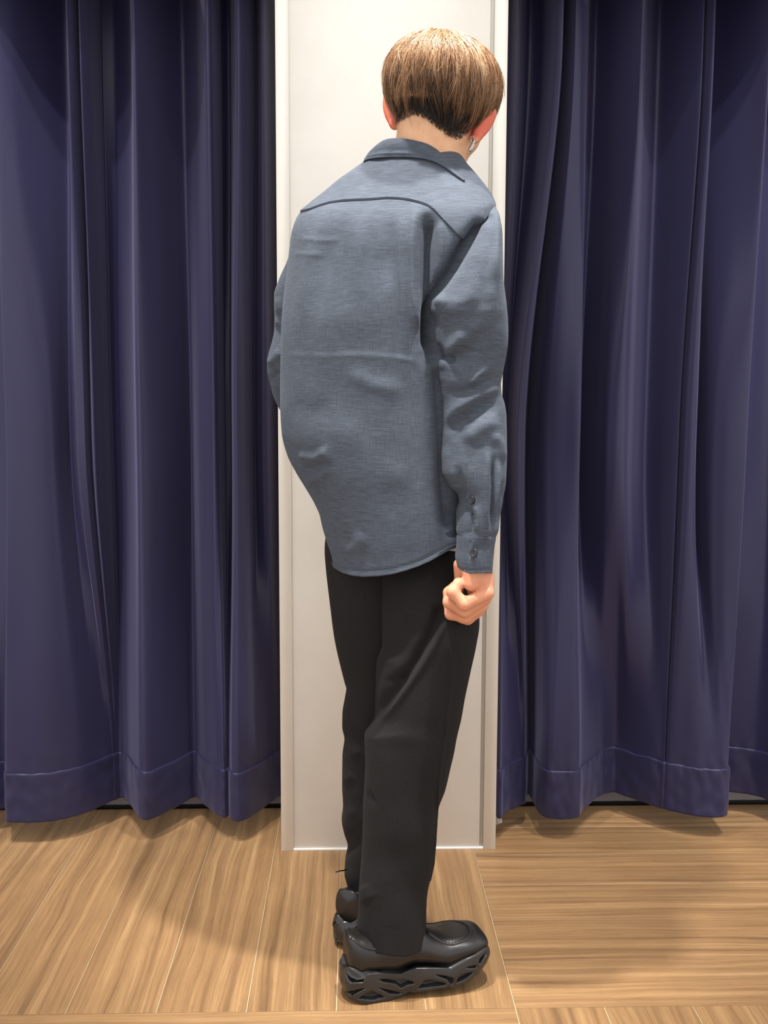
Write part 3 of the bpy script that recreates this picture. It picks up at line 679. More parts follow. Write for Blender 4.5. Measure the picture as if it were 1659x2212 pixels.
# placket strip on the sleeve
px, py = proj(SV); n_, m_ = px.shape
PL = np.array([(985, 1000, 1048), (1000, 1006, 1052), (1040, 1008, 1054), (1080, 1011, 1055), (1120, 1018, 1056), (1150, 1021, 1056), (1168, 1022, 1056)], float)
def strip(V, ys_, l_, r_, off, nu=14):       # strip of cloth traced on the camera-facing side between two lines
    px, py = proj(V); nr = grid_normals(V); half = np.arange(2, V.shape[1]//2-1); rows = []
    for y, l, r in zip(ys_, l_, r_):
        i = int(np.argmin(np.abs(py[:, half].mean(1)-y))); xs = px[i, half]; o = np.argsort(xs); q = np.linspace(l, r, nu)
        pt = np.stack([np.interp(q, xs[o], V[i, half][o, a]) for a in range(3)], -1); nn = np.stack([np.interp(q, xs[o], nr[i, half][o, a]) for a in range(3)], -1)
        e = np.full(nu, off); e[0] = e[-1] = -0.0008; rows.append(pt+nn*e[:, None])
    return np.array(rows)
ys_ = np.linspace(1002, 1166, 44); S_ = strip(SV, ys_, np.interp(ys_, PL[:, 0], PL[:, 1]), np.interp(ys_, PL[:, 0], PL[:, 2]), 0.0034)
mesh_np('sleeve_placket', S_, grid_faces(*S_.shape[:2], False), M_linen, shirt)
# cuff
CR = [(1158, 987, 1070, 1.736, .042), (1162, 986, 1071, 1.735, .044), (1172, 986, 1069, 1.735, .044), (1190, 985, 1067, 1.735, .044), (1210, 983, 1065, 1.734, .044), (1224, 984, 1064, 1.733, .043), (1234, 986, 1063, 1.733, .043)]
CUFFB = np.array([(980, 1216), (986, 1222), (995, 1230), (1006, 1236), (1014, 1238), (1026, 1237), (1040, 1237), (1056, 1236), (1070, 1235)], float)
def cuff_remap(px, y):
    return y+(np.interp(px, CUFFB[:, 0], CUFFB[:, 1])-1234)*np.clip((y-1175)/59, 0, 1)
CV, _ = garment(CR, 40, 140, shear=-0.25, expo=2.2, folds=[('s', [(1016, 1238), (1013, 1215), (1016, 1190), (1022, 1166)], 60, 0.0035, 0.0, 3), ('g', [(986, 1228), (1010, 1232), (1060, 1230)], 2.5, -0.0008, 0.05), ('g', [(1012, 1205), (1030, 1185), (1060, 1178)], 9, -0.002, 0.2)], wrinkle=(0.0012, 14), remap=cuff_remap, seed=8)
CV = close_end(close_end(CV, 0.003, 0.02), 0.003, 0.004, 0)
mesh_np('cuff', CV, grid_faces(*CV.shape[:2]), M_linen, shirt)
def button(x, y, V, r=0.0068):
    px, py = proj(V); nr = grid_normals(V); h_ = V.shape[1]//2; d = (px[:, :h_]-x)**2+(py[:, :h_]-y)**2; i, j = np.unravel_index(np.argmin(d), d.shape)
    c = V[i, j]; n = nr[i, j]; M = Vector(n).to_track_quat('Z', 'Y').to_matrix(); M = np.array(M)
    prof = [(0.0005, 0), (r, 0), (r, 0.0018), (r*0.86, 0.0026), (r*0.72, 0.0018), (0.0005, 0.0017)]
    th = np.linspace(0, 2*math.pi, 28, endpoint=False)
    G = np.array([[(a*math.cos(t), a*math.sin(t), z+0.0042) for t in th] for a, z in prof])
    Vb = G.reshape(-1, 3)@M.T+c; Fb = grid_faces(len(prof), 28)
    parts = [fix_tris(Vb, np.concatenate([Fb])) if False else (Vb, Fb)]
    o = mesh_np('button', *join(parts), M_button, shirt)
    for a_ in (0.6, 2.1):         # crossed thread through the holes
        p0 = np.array([math.cos(a_), math.sin(a_), 0])*r*0.36
    return o
button(1022, 1081, SV); button(1026, 1197, CV)

# left sleeve, bent at the elbow behind the body
LR = [(470, 640, 715, 1.955, .05), (500, 634, 710, 1.96, .054), (540, 628, 705, 1.968, .056), (570, 618, 700, 1.976, .058), (589, 609, 697, 1.98, .058), (612, 599, 695, 1.985, .058), (637, 592, 692, 1.99, .058), (660, 592, 690, 1.993, .058), (685, 593, 690, 1.996, .058), (712, 592, 690, 2.0, .058), (736, 588, 690, 2.004, .059), (760, 581, 690, 2.008, .06), (780, 577, 692, 2.012, .062), (805, 578, 700, 2.016, .064), (828, 583, 710, 2.022, .066), (855, 590, 715, 2.03, .064), (884, 604, 720, 2.035, .058), (910, 622, 725, 2.04, .045), (930, 645, 715, 2.045, .02)]
LF = [('g', [(592, 700), (602, 720), (612, 745)], 8, -0.006, 0.2), ('g', [(580, 790), (596, 770), (606, 755)], 9, 0.006, 0.2), ('g', [(583, 830), (600, 800)], 9, -0.006, 0.25), ('g', [(598, 640), (606, 680)], 9, 0.004, 0.3)]
LV, _ = garment(LR, 110, 120, shear=-0.1, expo=2.0, folds=LF, wrinkle=(0.003, 14), seed=12)
fa = tube([P(660, 850, 2.03), P(690, 870, 2.07), P(740, 885, 2.13), P(778, 892, 2.168)], [0.05, 0.05, 0.043, 0.036], 40, False)
ls = mesh_np('sleeve', *join([(LV, grid_faces(*LV.shape[:2])), fa]), M_linen, shirt)
mesh_np('cuff', *tube([P(768, 890, 2.157), P(774, 891, 2.163), P(790, 894, 2.172), P(812, 897, 2.182)], [0.038, 0.039, 0.038, 0.036], 40, False), M_linen, shirt)

# collar: stand and turned-down fall
top_n = np.array([(806, 327), (815, 312), (826, 304), (842, 299), (860, 298), (880, 300), (899, 304), (921, 310), (943, 322), (964, 342), (984, 358), (999, 374)], float)
bot_n = np.array([(787, 350), (795, 346), (808, 343.5), (825, 342), (850, 341), (878, 341), (900, 342.5), (918, 345), (938, 351), (958, 361), (980, 376), (1002, 392)], float)
from mathutils.bvhtree import BVHTree
ybv = BVHTree.FromPolygons([tuple(v) for v in YV.reshape(-1, 3)], [tuple(int(x) for x in f) for f in grid_faces(*YV.shape[:2])])
kc = 64; sc_ = np.linspace(0, 1, kc); xm = 2*sc_-1
def near_xy(c): t = np.linspace(0, 1, len(c)); return pchip(t, c[:, 0], sc_), pchip(t, c[:, 1], sc_)
tx, ty = near_xy(top_n); bx, by = near_xy(bot_n)
Tn = P(tx, ty, 1.890-.068*np.sqrt(np.clip(1-xm**2, 0, 1))-0.030*xm)
Yb = np.full(kc, np.nan)
for i in range(kc):
    d = rays(bx[i], by[i]); h_ = ybv.ray_cast(Vector(CAM), Vector(d/np.linalg.norm(d)))
    if h_[0] is not None and h_[0][1] < 1.93: Yb[i] = h_[0][1]
ok = ~np.isnan(Yb); Yb = np.interp(sc_, sc_[ok], Yb[ok]); Yb = np.convolve(np.pad(Yb, 4, mode='edge'), np.ones(9)/9, 'valid')
Yb = np.minimum(Yb, Tn[:, 1]+0.01)-0.004
Bn = P(bx, by, Yb)
def far(loop, depth, lift):
    a_, b_ = loop[0], loop[-1]; t = np.linspace(0, 1, kc)[:, None]; q = a_*(1-t)+b_*t
    q[:, 1] += depth*np.sin(math.pi*t[:, 0])**0.6; q[:, 2] += lift*np.sin(math.pi*t[:, 0]); return q[::-1][1:-1]
outw = np.stack([xm*0.5, -np.sqrt(np.clip(1-xm**2, 0.05, 1)), 0.35+0*xm], 1); outw /= np.linalg.norm(outw, axis=1, keepdims=True)
loops = []
def add(near, depth, lift=-0.02): loops.append(np.concatenate([near, far(near, depth, lift)]))
inn = Tn-outw*0.006; inn[:, 2] -= 0.003
low = inn.copy(); low[:, 2] -= 0.03; add(low, .125); add(inn, .125); add(Tn, .135)
for t in (0.08, 0.2, 0.4, 0.6, 0.76, 0.80, 0.84, 0.9, 0.96, 1.0):
    add(Tn*(1-t)+Bn*t+outw*(0.005*math.sin(math.pi*min(1, t*1.1))+(0.0024 if t > .79 else 0)), .135+.03*t)
e_ = Bn-outw*0.002; e_[:, 2] += 0.002; add(e_, .16)
e_ = Bn*0.75+Tn*0.25-outw*0.004; add(e_, .15)
Lp = np.array(loops); mesh_np('collar', Lp, grid_faces(*Lp.shape[:2]), M_linen, shirt)

# ------------------------------------------------------------------ undershirt glimpse, trousers
UR = [(1120, 760, 985, 1.885, .112), (1150, 762, 990, 1.885, .113), (1178, 764, 996, 1.884, .114), (1186, 764, 996, 1.884, .114)]
UV, _ = garment(UR, 16, 120, shear=-0.35, expo=2.3); UV = close_end(UV, 0.003, 0.01)
mesh_np('undershirt', UV, grid_faces(*UV.shape[:2]), M_white, person)['label'] = 'white undershirt hem'
NR = [(1130, 800, 985, 1.885, .085), (1160, 802, 992, 1.882, .088), (1190, 806, 1004, 1.878, .092), (1245, 812, 1024, 1.868, .098), (1300, 816, 1034, 1.856, .102), (1340, 820, 1036, 1.847, .103), (1390, 824, 1029, 1.838, .103), (1440, 813, 1018, 1.834, .101), (1500, 811, 1005, 1.83, .098), (1550, 809, 996, 1.827, .095), (1578, 797, 989, 1.825, .093), (1592, 787, 986, 1.824, .093), (1620, 788, 981, 1.822, .091), (1650, 789, 974, 1.82, .089), (1700, 787, 962, 1.817, .086), (1745, 784, 946, 1.813, .083), (1770, 784, 943, 1.811, .082), (1800, 783, 943, 1.809, .081), (1850, 781, 938, 1.806, .079), (1890, 778, 931, 1.803, .078), (1915, 776, 925, 1.801, .077), (1940, 774, 922, 1.799, .076), (1980, 773, 921, 1.796, .075), (2020, 771, 921, 1.793, .075), (2062, 771, 921, 1.790, .075)]
NHEM = np.array([(765, 2028), (772, 2034), (782, 2044), (800, 2053), (825, 2061), (850, 2066), (875, 2066), (895, 2058), (910, 2046), (922, 2036)], float)
def nhem(px, y):
    return y+(np.interp(px, NHEM[:, 0], NHEM[:, 1])-2062)*np.clip((y-1950)/112, 0, 1)
NF = [('g', [(955, 1300), (945, 1335), (925, 1378), (898, 1424), (864, 1474), (828, 1522), (795, 1562)], 15, -0.012, 0.08), ('g', [(968, 1325), (948, 1370), (918, 1425), (885, 1476), (848, 1528), (806, 1573)], 9, 0.005, 0.12),
      ('g', [(825, 1478), (850, 1468), (880, 1466)], 10, -0.003, 0.35), ('g', [(850, 1440), (870, 1380), (900, 1330)], 30, -0.005, 0.3), ('g', [(835, 1395), (828, 1440)], 14, 0.004, 0.3), ('g', [(850, 1300), (900, 1260), (960, 1240)], 24, 0.004, 0.3),
      ('g', [(985, 1350), (975, 1480), (958, 1610), (946, 1690), (944, 1760), (940, 1830), (934, 1900)], 4, 0.0028, 0.06), ('g', [(800, 1600), (830, 1650), (840, 1750)], 30, 0.003, 0.4), ('g', [(790, 1730), (810, 1720)], 16, -0.004, 0.3), ('g', [(800, 1950), (780, 1910)], 15, 0.004, 0.3), ('g', [(830, 1800), (860, 1900), (850, 1990)], 35, -0.003, 0.4)]
NV, _ = garment(NR, 300, 240, shear=-0.12, expo=2.15, folds=NF, wrinkle=(0.0018, 8), remap=nhem, seed=21)
FR = [(1130, 705, 880, 1.915, .085), (1160, 703, 885, 1.917, .088), (1190, 701, 890, 1.919, .092), (1220, 703, 890, 1.921, .096), (1300, 712, 890, 1.925, .098), (1380, 722, 886, 1.932, .095), (1440, 735, 880, 1.938, .09), (1475, 744, 876, 1.941, .088), (1490, 748, 876, 1.942, .088), (1510, 745, 876, 1.944, .086), (1545, 739.5, 876, 1.947, .084), (1571, 739, 876, 1.949, .083), (1598, 744, 876, 1.951, .082), (1638, 739.6, 876, 1.954, .081), (1700, 739, 876, 1.959, .08), (1744, 741, 876, 1.96, .077), (1772, 738, 874, 1.96, .075), (1800, 743, 872, 1.96, .073), (1828, 751, 870, 1.96, .071), (1858, 746, 868, 1.96, .07), (1885, 744, 866, 1.96, .068), (1905, 748, 864, 1.96, .067), (1928, 754, 862, 1.96, .066), (1940, 754, 860, 1.96, .066)]
FF = [('g', [(735, 1560), (770, 1600), (800, 1610)], 12, -0.006, 0.2), ('g', [(745, 1590), (765, 1625), (785, 1625)], 10, 0.004, 0.25), ('g', [(740, 1690), (765, 1670)], 14, 0.004, 0.3), ('g', [(740, 1800), (770, 1840)], 14, -0.004, 0.3), ('g', [(745, 1880), (765, 1915)], 12, 0.004, 0.3), ('g', [(740, 1760), (775, 1750)], 12, 0.003, 0.3)]
FV, _ = garment(FR, 200, 160, shear=-0.12, expo=2.1, folds=FF, wrinkle=(0.002, 9), seed=27)
NV2, FV2 = close_end(NV, 0.004, 0.05), close_end(FV, 0.004, 0.05)
trousers = mesh_np('trousers', *join([(NV2, grid_faces(*NV2.shape[:2])), (FV2, grid_faces(*FV2.shape[:2]))]), M_trous, person)
sl = strip(NV, np.linspace(1352, 1900, 90), np.interp(np.linspace(1352, 1900, 90), [1352, 1480, 1610, 1690, 1760, 1900], [984, 974, 957, 945, 942, 932]), np.interp(np.linspace(1352, 1900, 90), [1352, 1480, 1610, 1690, 1760, 1900], [990, 980, 962, 950, 946, 936]), 0.0012, 5)
mesh_np('side_seam', sl, grid_faces(*sl.shape[:2], False), M_trous, trousers)
mesh_np('loose_thread', *fix_tris(*tube([P(750, 1878, 1.93), P(742, 1880.5, 1.915), P(733, 1881.5, 1.91), P(725, 1884, 1.907)], [0.0012, 0.0013, 0.0012, 0.0011], 6)), M_dark, trousers)

# ------------------------------------------------------------------ shoes
def shoe(O, ang, L=0.282, right=True):
    d = np.array([math.cos(ang), math.sin(ang), 0]); w = np.array([math.sin(ang), -math.cos(ang), 0])   # w: towards the wearer's right (camera side)
    O = np.array([O[0], O[1], 0.0]); Z = np.array([0, 0, 1.0]); sg = 1 if right else -1
    def S(s, u, z): return O+d*(np.asarray(s)[..., None]*L)+w*(np.asarray(u)[..., None]*sg)+Z*np.asarray(z)[..., None]
    ss = [0, .015, .05, .12, .25, .4, .55, .68, .8, .9, .96, .985, 1.0]
    hw = lambda s: pchip(ss, [.006, .020, .030, .036, .036, .039, .046, .050, .050, .045, .037, .029, .012], s)
    bot = lambda s: pchip([0, .03, .08, .16, .3, .4, .47, .55, .75, .85, .95, 1], [.040, .020, .008, 0.001, .001, .006, .007, .001, .001, .004, .018, .034], s)
    top = lambda s: pchip([0, .05, .10, .16, .2, .28, .42, .5, .56, .7, .82, .9, 1.0], [.056, .050, .040, .030, .030, .036, .038, .043, .046, .046, .047, .052, .064], s)
    # near-side top and bottom edge of the sole, read off along its length
    TOPL = np.array([(728, 2100), (740, 2092), (752, 2088), (768, 2100), (784, 2112), (796, 2105), (820, 2104), (864, 2106), (880, 2099), (898, 2093), (940, 2093), (977, 2093), (1001, 2080), (1020, 2070), (1038, 2060), (1053, 2046), (1060, 2040)], float)
    BOTL = np.array([(728, 2114), (738, 2132), (746, 2145), (757, 2156), (768, 2164), (782, 2169), (796, 2171), (820, 2168), (845, 2162), (876, 2149), (884, 2143), (893, 2146), (930, 2141), (964, 2136), (970, 2131), (976, 2137), (1013, 2123), (1021, 2117), (1026, 2111), (1034, 2106), (1050, 2084), (1060, 2060)], float)
    if right:
        sq = np.linspace(0, 1, 160); uq = hw(sq)*1.1
        def lift(L_):
            z = np.full(160, 0.02)
            for _ in range(4):
                q = S(sq, uq, z); x_, _y = proj(q); z = P(x_, np.interp(x_, L_[:, 0], L_[:, 1]), q[:, 1])[:, 2]
            return z
        shoe.zt = np.maximum(lift(TOPL), 0.02); shoe.zb = np.clip(lift(BOTL), 0.0006, 0.06); shoe.sq = sq
    bot = lambda s: np.interp(s, shoe.sq, shoe.zb); top = lambda s: np.interp(s, shoe.sq, shoe.zt)
    # --- sole: wall all round with sunken pockets
    nL, nv = 420, 44
    t = np.linspace(0, 2*math.pi, nL, endpoint=False); s = 0.5-0.5*np.cos(t); side = np.where(t <= math.pi, 1.0, -1.0)
    s = np.clip(s, 0, 1); u = hw(s)*side
    v = np.linspace(0, 1, nv)
    flare = 1+0.10*np.sin(math.pi*np.clip(v*1.05, 0, 1))[:, None]+0.0*s
    Sg = np.broadcast_to(s, (nv, nL)); Ug = u*(1.06+0.06*np.sin(math.pi*v)[:, None]*1.0); Zg = bot(s)*(1-v[:, None])+top(s)*v[:, None]
    push = np.sin(math.pi*v)[:, None]*0.006*(np.exp(-s/0.06)+0.6*np.exp(-(1-s)/0.05))
    W = S(Sg-(push/L)*np.where(s < .5, 1, -1), Ug, Zg)
    pk = [[(746, 2143), (772, 2138.5), (794, 2133), (758, 2152)], [(771, 2158.5), (802.5, 2140), (834, 2155), (806, 2161.5)], [(813, 2133), (866.5, 2145), (864, 2149), (842.6, 2148), (828, 2140)],
          [(818, 2116), (866.5, 2115), (891, 2120.6), (895, 2126), (880, 2129), (866.5, 2136), (855.6, 2126), (829, 2121.7)], [(918, 2118), (926, 2115.5), (962, 2124), (964, 2130), (931, 2133.5), (902, 2138), (912, 2125)],
          [(939, 2105.5), (965, 2109), (979, 2112.5), (981, 2120.3), (978, 2129), (972, 2125), (967, 2117), (949, 2110)], [(994.5, 2106.5), (1022, 2099.5), (1023, 2103), (1006, 2117), (986, 2126), (989, 2116)],
          [(1005, 2091), (1031, 2084.5), (1031, 2091), (1017, 2092)], [(1037, 2071), (1050, 2057), (1051, 2062), (1038, 2085), (1035, 2079)], [(749, 2103), (757, 2112), (772, 2118.5), (786, 2116), (784, 2121), (758, 2122), (752, 2115)]]
    # pockets are laid out once on the near shoe and carried over to the other by (s, v)
    if right:
        px, py = proj(W); rec = np.zeros(px.shape); near = np.broadcast_to((side > 0), px.shape)
        for poly in pk:
            p = np.array(poly+[poly[0]], float); dd, _, _ = seg_dist(px, py, p); ins = np.zeros(px.shape, bool)
            for a, b in zip(p[:-1], p[1:]):
                c = ((a[1] > py) != (b[1] > py)) & (px < (b[0]-a[0])*(py-a[1])/(b[1]-a[1]+1e-9)+a[0]); ins ^= c
            sd = np.where(ins, dd, -dd); rec = np.maximum(rec, sstep(-0.8, 2.2, sd)*0.011)
            rec -= 0.0014*np.exp(-((sd+2.4)/1.6)**2)
        rec = np.where(near, rec, 0); idx = (nL-np.arange(nL)) % nL; rec = np.maximum(rec, 0)+np.minimum(rec, 0); rec = rec+np.where(near, 0, rec[:, idx])
        shoe.rec = rec
    nrm = grid_normals(W); W = W-nrm*shoe.rec[..., None]
    cb = W[0].mean(0); inner_b = W[0]*0.8+cb*0.2; inner_b[:, 2] = W[0][:, 2]+0.0005; ct = W[-1].mean(0); inner_t = W[-1]*0.8+ct*0.2; inner_t[:, 2] = W[-1][:, 2]-0.002
    W2 = np.concatenate([[cb+0*W[0]*0+np.zeros_like(W[0])], [inner_b], W, [inner_t], [np.broadcast_to(ct-np.array([0, 0, .012]), W[0].shape)]])
    W2[0, :, 2] = inner_b[:, 2].min()+0.004
    sole_V, sole_F = W2, grid_faces(*W2.shape[:2])
    # --- upper
    n1, m1 = 110, 72
    sv = np.linspace(0.022, 0.985, n1); a = np.linspace(-math.pi*0.5, math.pi*1.5, m1, endpoint=False)
    hgt = pchip([0, .03, .1, .2, .35, .45, .52, .6, .68, .78, .86, .92, .97, 1.0], [.112, .115, .110, .103, .106, .112, .110, .098, .091, .090, .089, .088, .084, .074], sv)
    zb = top(sv)-0.006; wd_ = hw(sv)*pchip([0, .08, .3, .5, .7, 1], [1.0, .98, .94, .96, 1.0, 1.02], sv)
    G = np.zeros((n1, m1, 3))
    for i in range(n1):
        ex = np.interp(sv[i], [0, .45, .6, .75, 1], [3.2, 2.6, 2.5, 2.9, 2.6])
        cu_ = np.sign(np.cos(a))*np.abs(np.cos(a))**(2/ex); su_ = np.sin(a); su_ = np.sign(su_)*np.abs(su_)**(2/ex)
        taper = 1-np.interp(sv[i], [0, .45, .6, 1], [.10, .22, .10, .02])*np.clip(su_, 0, 1)
        zc = zb[i]+(hgt[i]-zb[i])*np.clip(0.5+0.5*su_, 0, 1)
        G[i] = S(np.full(m1, sv[i]), wd_[i]*cu_*taper, zc)
    upV = np.concatenate([[np.broadcast_to(G[0].mean(0), G[0].shape)], G, [np.broadcast_to(G[-1].mean(0)+d*0.002, G[-1].shape)]])
    up = mesh_np('shoe', upV, grid_faces(*upV.shape[:2]), M_leather, person)
    up['label'] = 'black leather moc-toe shoe with thick sculpted sole'
    mesh_np('sole', sole_V, sole_F, M_rubber, up)
    # --- apron: flat toe panel with a raised seam and stitches
    from mathutils.bvhtree import BVHTree
    bv = BVHTree.FromPolygons([tuple(q) for q in upV.reshape(-1, 3)], [tuple(int(x) for x in f) for f in grid_faces(*upV.shape[:2])])
    def drop(s, u):
        p = S(np.array(s), np.array(u), np.array(0.25)); r = bv.ray_cast(Vector(p), Vector((0, 0, -1)))
        return np.array(r[0]) if r[0] is not None else p-np.array([0, 0, .15]), np.array(r[1]) if r[0] is not None else Z
    ph = np.linspace(0, 2*math.pi, 72, endpoint=False); outl = []
    for q in ph:
        c_, s_ = math.cos(q), math.sin(q); outl.append((0.715+0.180*math.copysign(abs(c_)**0.85, c_), 0.039*s_*(1.0 if c_ > 0 else 1-0.45*abs(c_))))
    outl = np.array(outl); cen = np.array([0.715, 0.0]); ring = []
    for k_, f_ in enumerate((0.02, 0.3, 0.6, 0.85, 0.95)):
        q = cen+(outl-cen)*f_; ring.append([drop(*x)[0]+Z*(0.0012 if f_ < .9 else -0.0003) for x in q])
    ring = np.array(ring); mesh_np('toe_panel', ring, grid_faces(*ring.shape[:2]), M_leather, up)
    path = np.array([drop(*x)[0]+drop(*x)[1]*0.0008 for x in np.concatenate([outl, outl[:1]])])
    mesh_np('apron_seam', *tube(path, 0.0030, 8, False), M_leather, up)
    st = []
    for i in range(0, 72):
        p, n = drop(*(cen+(outl[i]-cen)*0.985)); p2, _n = drop(*(cen+(outl[i]-cen)*0.93)); st.append(fix_tris(*tube([p+n*0.0035, p2+Z*0.0022], 0.0007, 5)))
    mesh_np('apron_stitches', *join(st), M_dark, up)['kind'] = 'stuff'
    # laced tie at the throat
    p, n = drop(0.575, 0.030); q, n2 = drop(0.59, 0.040)
    mesh_np('lace', *fix_tris(*tube([drop(0.56, 0.0)[0]+Z*.003, drop(0.565, 0.02)[0]+Z*.003, p+n*.002], 0.0016, 7)), M_dark, up)
    mesh_np('lace_tip', *fix_tris(*tube([p+n*.0022, q+n2*.002, q+n2*0.002-Z*0.008+w*sg*0.003], 0.0013, 7)), M_lace, up)['label'] = 'pale lace tip'
    # padded collar rim
    rim = []
    for q in np.linspace(0, 1, 40):
        s_ = 0.034+0.40*(1-abs(2*q-1)) ; u_ = (1 if q < .5 else -1)*float(hw(np.array([max(s_, .03)]))[0])*0.86
        z_ = float(np.interp(s_, [0.02, .1, .2, .35, .45], [.115, .108, .099, .100, .106]))
        rim.append(drop(s_, u_*(0.95 if s_ > .06 else 0.7))[0]+Z*0.0006)
    rim = np.array(rim)
    for _ in range(4): rim[1:-1] = (rim[:-2]+2*rim[1:-1]+rim[2:])/4
    mesh_np('collar_rim', *fix_tris(*tube(rim, 0.0024, 8)), M_leather, up)
    return up
shoe((-0.018, 1.744), math.radians(15.5), 0.259, True)
shoe((-0.014, 1.893), math.radians(62), 0.259, False)

# ------------------------------------------------------------------ hair
gf = np.array([0.33, 0.93, -0.13]); gf /= np.linalg.norm(gf); gr = hr_-gf*(hr_@gf); gr /= np.linalg.norm(gr); gu = np.cross(gr, gf)
HR = np.array([0.0955, 0.110, 0.096])
def He(a, phi, s, c, e1, e2):          # point on the hair shell at polar angle a from the crown
    v = np.cos(a)[..., None]*c+np.sin(a)[..., None]*(np.cos(phi)[..., None]*e1+np.sin(phi)[..., None]*e2)
    v = v*HR*s[..., None]; v[..., 2] = np.where(v[..., 2] > 0, v[..., 2]*0.80, v[..., 2]); return v
cr_ = np.array([0.0, -0.34, 0.94]); cr_ /= np.linalg.norm(cr_); e1 = np.array([1.0, 0, 0]); e2 = np.cross(cr_, e1)
nS, nP = 17000, 12
ncl = 900; cphi = rng.uniform(0, 2*math.pi, ncl); cs_ = rng.normal(0, 0.016, ncl); ctone = rng.normal(0, 0.15, ncl); cst = rng.uniform(0, 1, ncl)**0.8*1.15; cl_len = rng.normal(0, 0.009, ncl)-np.abs(rng.normal(0, 0.012, ncl))*(rng.uniform(0, 1, ncl) < 0.25); csw = rng.normal(0.06, 0.34, ncl)
shelf = rng.uniform(0, 1, ncl) < 0.36        # shorter top layer that ends half way down with lifted tips
ci = rng.integers(0, ncl, nS); ph0 = cphi[ci]+rng.normal(0, 0.10, nS); a0 = np.clip(cst[ci]+rng.normal(0, 0.12, nS), 0.02, 1.35)
a0 = np.where(shelf[ci], a0*0.55, a0)
tt = np.linspace(0, 1, nP)[None, :]
phi_end = cphi[ci]+rng.normal(0, 0.022, nS)+csw[ci]*0.6
PHI = ph0[:, None]*(1-tt)+phi_end[:, None]*tt
# polar end angle: where the shell reaches the cutting height for that direction
aa = np.linspace(0.05, 2.6, 220)
hz = He(aa[None, :]+0*PHI[:, -1:], PHI[:, -1:]+0*aa[None, :], np.ones((nS, 220)), cr_, e1, e2)
fy = hz[:, 120, 1]/HR[1]
zcut = np.where(fy > 0.5, 0.0, np.where(fy < -0.3, -0.044, -0.040))+cl_len[ci]+rng.normal(0, 0.005, nS)
zcut = zcut-0.10*hz[:, 120, 0]*(fy < 0.2)
zcut = np.where(shelf[ci], zcut+0.044+cl_len[ci]*1.2, zcut)
below = hz[:, :, 2] < zcut[:, None]; below[:, :40] = False
aend = np.where(below.any(1), aa[np.argmax(below, 1)], 2.0)
aend = np.maximum(aend, a0+0.25)
A_ = a0[:, None]*(1-tt)+aend[:, None]*tt
lay = (0.995+cs_[ci]+rng.normal(0, 0.010, nS)-0.035*(a0/1.3)+0.018*shelf[ci])[:, None]*(0.955+0.05*np.sin(np.clip(tt*1.25, 0, 1)*math.pi/2))
lay = lay-0.02*sstep(0.8, 1, tt)*rng.uniform(0, 1, (nS, 1))*(1-shelf[ci])[:, None]+0.03*sstep(0.7, 1, tt)*(shelf[ci]*rng.uniform(-0.3, 1, nS))[:, None]
pts = He(A_, PHI, lay, cr_, e1, e2)
pts += np.sin(tt*rng.uniform(3, 7, (nS, 1))+cphi[ci][:, None]*9)[..., None]*0.0011*np.stack([np.cos(cphi[ci]*5), np.sin(cphi[ci]*5), 0*ph0], -1)[:, None, :]
pts += (rng.normal(0, 0.0009, (nS, nP, 3))).cumsum(1)*0.6
SP = HC+pts[..., 0:1]*gr+pts[..., 1:2]*gf+pts[..., 2:3]*gu
st_tone = np.clip(0.65+ctone[ci]+rng.normal(0, 0.11, nS)-0.17*(a0/1.35)+0.06*shelf[ci], 0.3, 1.0)[:, None]*np.ones((1, nP))
st_tone = st_tone-0.30*sstep(0.5, 1.0, tt)*(0.6+0.4*rng.uniform(0, 1, (nS, 1)))*(1-shelf[ci])[:, None]; st_tone = st_tone-0.28*np.exp(-(A_/0.22)**2)
# cropped dark hair on the nape, rooted on the neck and skull
from mathutils.bvhtree import BVHTree
sel = np.where(BV[:, 2] > 1.40)[0]; kd = BVHTree.FromPolygons([tuple(v) for v in BV], [tuple(int(i) for i in f) for f in BF[(BV[BF[:, 0], 2] > 1.40)]])
NAPE = np.array([(838, 190), (858, 272), (868, 262), (880, 253), (893, 248), (908, 250), (921, 256), (932, 264), (943, 274), (955, 284), (966, 292), (980, 299), (990, 301), (1000, 296), (1010, 288), (1022, 272), (1042, 250), (1070, 225), (1075, 190)], float)
rt, rd = [], []
while len(rt) < 4200:
    x, y = rng.uniform(840, 1070), rng.uniform(205, 303); lim = np.interp(x, NAPE[:, 0], NAPE[:, 1])
    if y > lim-rng.exponential(2.0): continue
    d = rays(x, y); h = kd.ray_cast(Vector(CAM), Vector(d/np.linalg.norm(d)))
    if h[0] is None: continue
    p = np.array(h[0]); nn = np.array(h[1])
    if min(np.linalg.norm(p-earR), np.linalg.norm(p-earL)) < 0.020: continue
    rt.append(p); dn = -hu*0.9-hf*0.1+rng.normal(0, 0.16, 3); dn -= nn*(dn@nn)*0.92; rd.append((dn/np.linalg.norm(dn), nn, np.clip((lim-y)/55, 0.12, 1)))
rt = np.array(rt); t4 = np.linspace(0, 1, 5)
NPt = np.array([[p+d*(0.013*k*t+0.002*t)+n*(0.0018+0.0075*k*math.sin(min(t*1.4, 1.57))) for t in t4] for p, (d, n, k) in zip(rt, rd)])
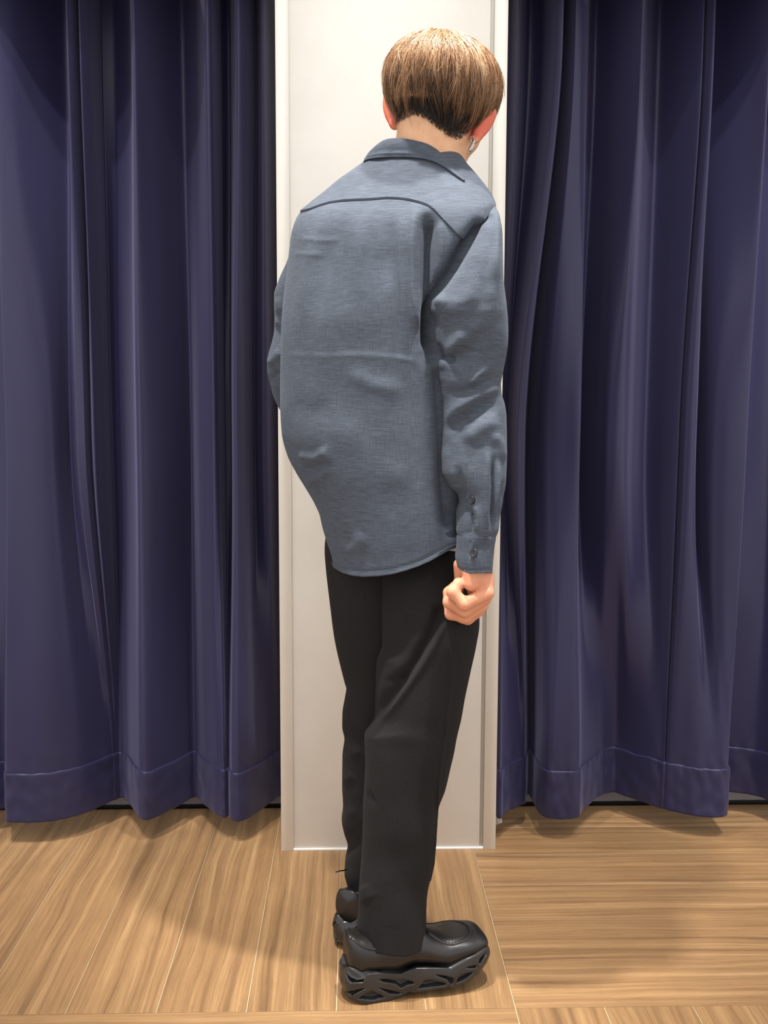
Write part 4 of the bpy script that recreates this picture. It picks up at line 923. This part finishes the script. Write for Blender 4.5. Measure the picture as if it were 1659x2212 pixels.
def strands(Pt, w0, w1):
    n, k = Pt.shape[:2]; tg = np.gradient(Pt, axis=1); tg /= np.linalg.norm(tg, axis=-1, keepdims=True)+1e-12
    a = np.cross(tg, rng.normal(size=(n, 1, 3))); a /= np.linalg.norm(a, axis=-1, keepdims=True)+1e-12; b = np.cross(tg, a)
    wd = (w0*np.minimum(1, 0.5+np.linspace(0, 2, k))*(1-np.linspace(0, 1, k)**3)+w1)[None, :, None]
    V = np.stack([Pt+wd*(a*math.cos(t)+b*math.sin(t)) for t in (0, 2.094, 4.189)], 2)
    i = (np.arange(n)*k*3)[:, None, None]; j = (np.arange(k-1)*3)[None, :, None]; c = np.arange(3)[None, None, :]; c2 = (c+1) % 3
    F = np.stack([i+j+c, i+j+c2, i+j+3+c2, i+j+3+c], -1).reshape(-1, 4)
    return V.reshape(-1, 3), F
V1, F1 = strands(SP, 0.00042, 0.00006); V2, F2 = strands(NPt, 0.00030, 0.00006)
# fly-away single hairs
nf = 26; fi = rng.integers(0, nS, nf); FP = SP[fi].copy(); outd = FP-HC; outd /= np.linalg.norm(outd, axis=-1, keepdims=True); FP += outd*(np.linspace(0, 1, nP)**2)[None, :, None]*rng.uniform(0.004, 0.018, (nf, 1, 1)); FP[:, :, 2] -= (np.linspace(0, 1, nP)**2)*0.012
V3, F3 = strands(FP, 0.00018, 0.00003)
# scalp cap under the strands
ta, tp = np.meshgrid(np.linspace(0.01, 1.95, 40), np.linspace(0, 2*math.pi, 90, endpoint=False), indexing='ij')
cp = He(ta, tp, np.full(ta.shape, 0.905), cr_, e1, e2); cp[..., 2] = np.maximum(cp[..., 2], np.where(cp[..., 1] > 0.04, 0.012, -0.026))
CP = HC+cp[..., 0:1]*gr+cp[..., 1:2]*gf+cp[..., 2:3]*gu
hv, hfc = join([(V1, F1), (V2, F2), (V3, F3), (CP, grid_faces(40, 90))])
tone_h = np.concatenate([np.repeat(st_tone.reshape(-1), 3), np.repeat(np.clip(rng.normal(0.08, 0.05, (len(rt), 1))*np.ones((1, 5)), 0, .3).reshape(-1), 3), np.full(len(V3), 0.6), np.full(CP.shape[0]*CP.shape[1], 0.12)])
hair = mesh_np('hair', hv, hfc, M_hair, person, attr=tone_h); hair['label'] = 'light brown bowl cut over a dark cropped nape'
hair['kind'] = 'stuff'
# dangling earring in the right ear
er = bpy.data.objects.new('earring', None); COL.objects.link(er); er.parent = person; er['label'] = 'small silver dangling earring'
ring = [P(1021, 300, 1.832)+np.array([0.0035*math.cos(t), 0.001*math.sin(t), 0.0045*math.sin(t)]) for t in np.linspace(0, 2*math.pi, 20)]
mesh_np('hoop', *tube(ring, 0.0009, 6, False), M_metal, er)
Vc, Fc = box(-0.0022, 0.0022, -0.002, 0.002, -0.006, 0.006)
for x_, y_, k_ in ((1022, 309, 1.0), (1018, 319, 1.25), (1013, 327, 0.7)):
    o = mesh_np('charm', Vc*k_, Fc, M_metal, er, smooth=False); o.location = P(x_, y_, 1.83); o.rotation_euler = (0.2, 0.45, 0.5)
    b_ = o.modifiers.new('bev', 'BEVEL'); b_.width = 0.0007
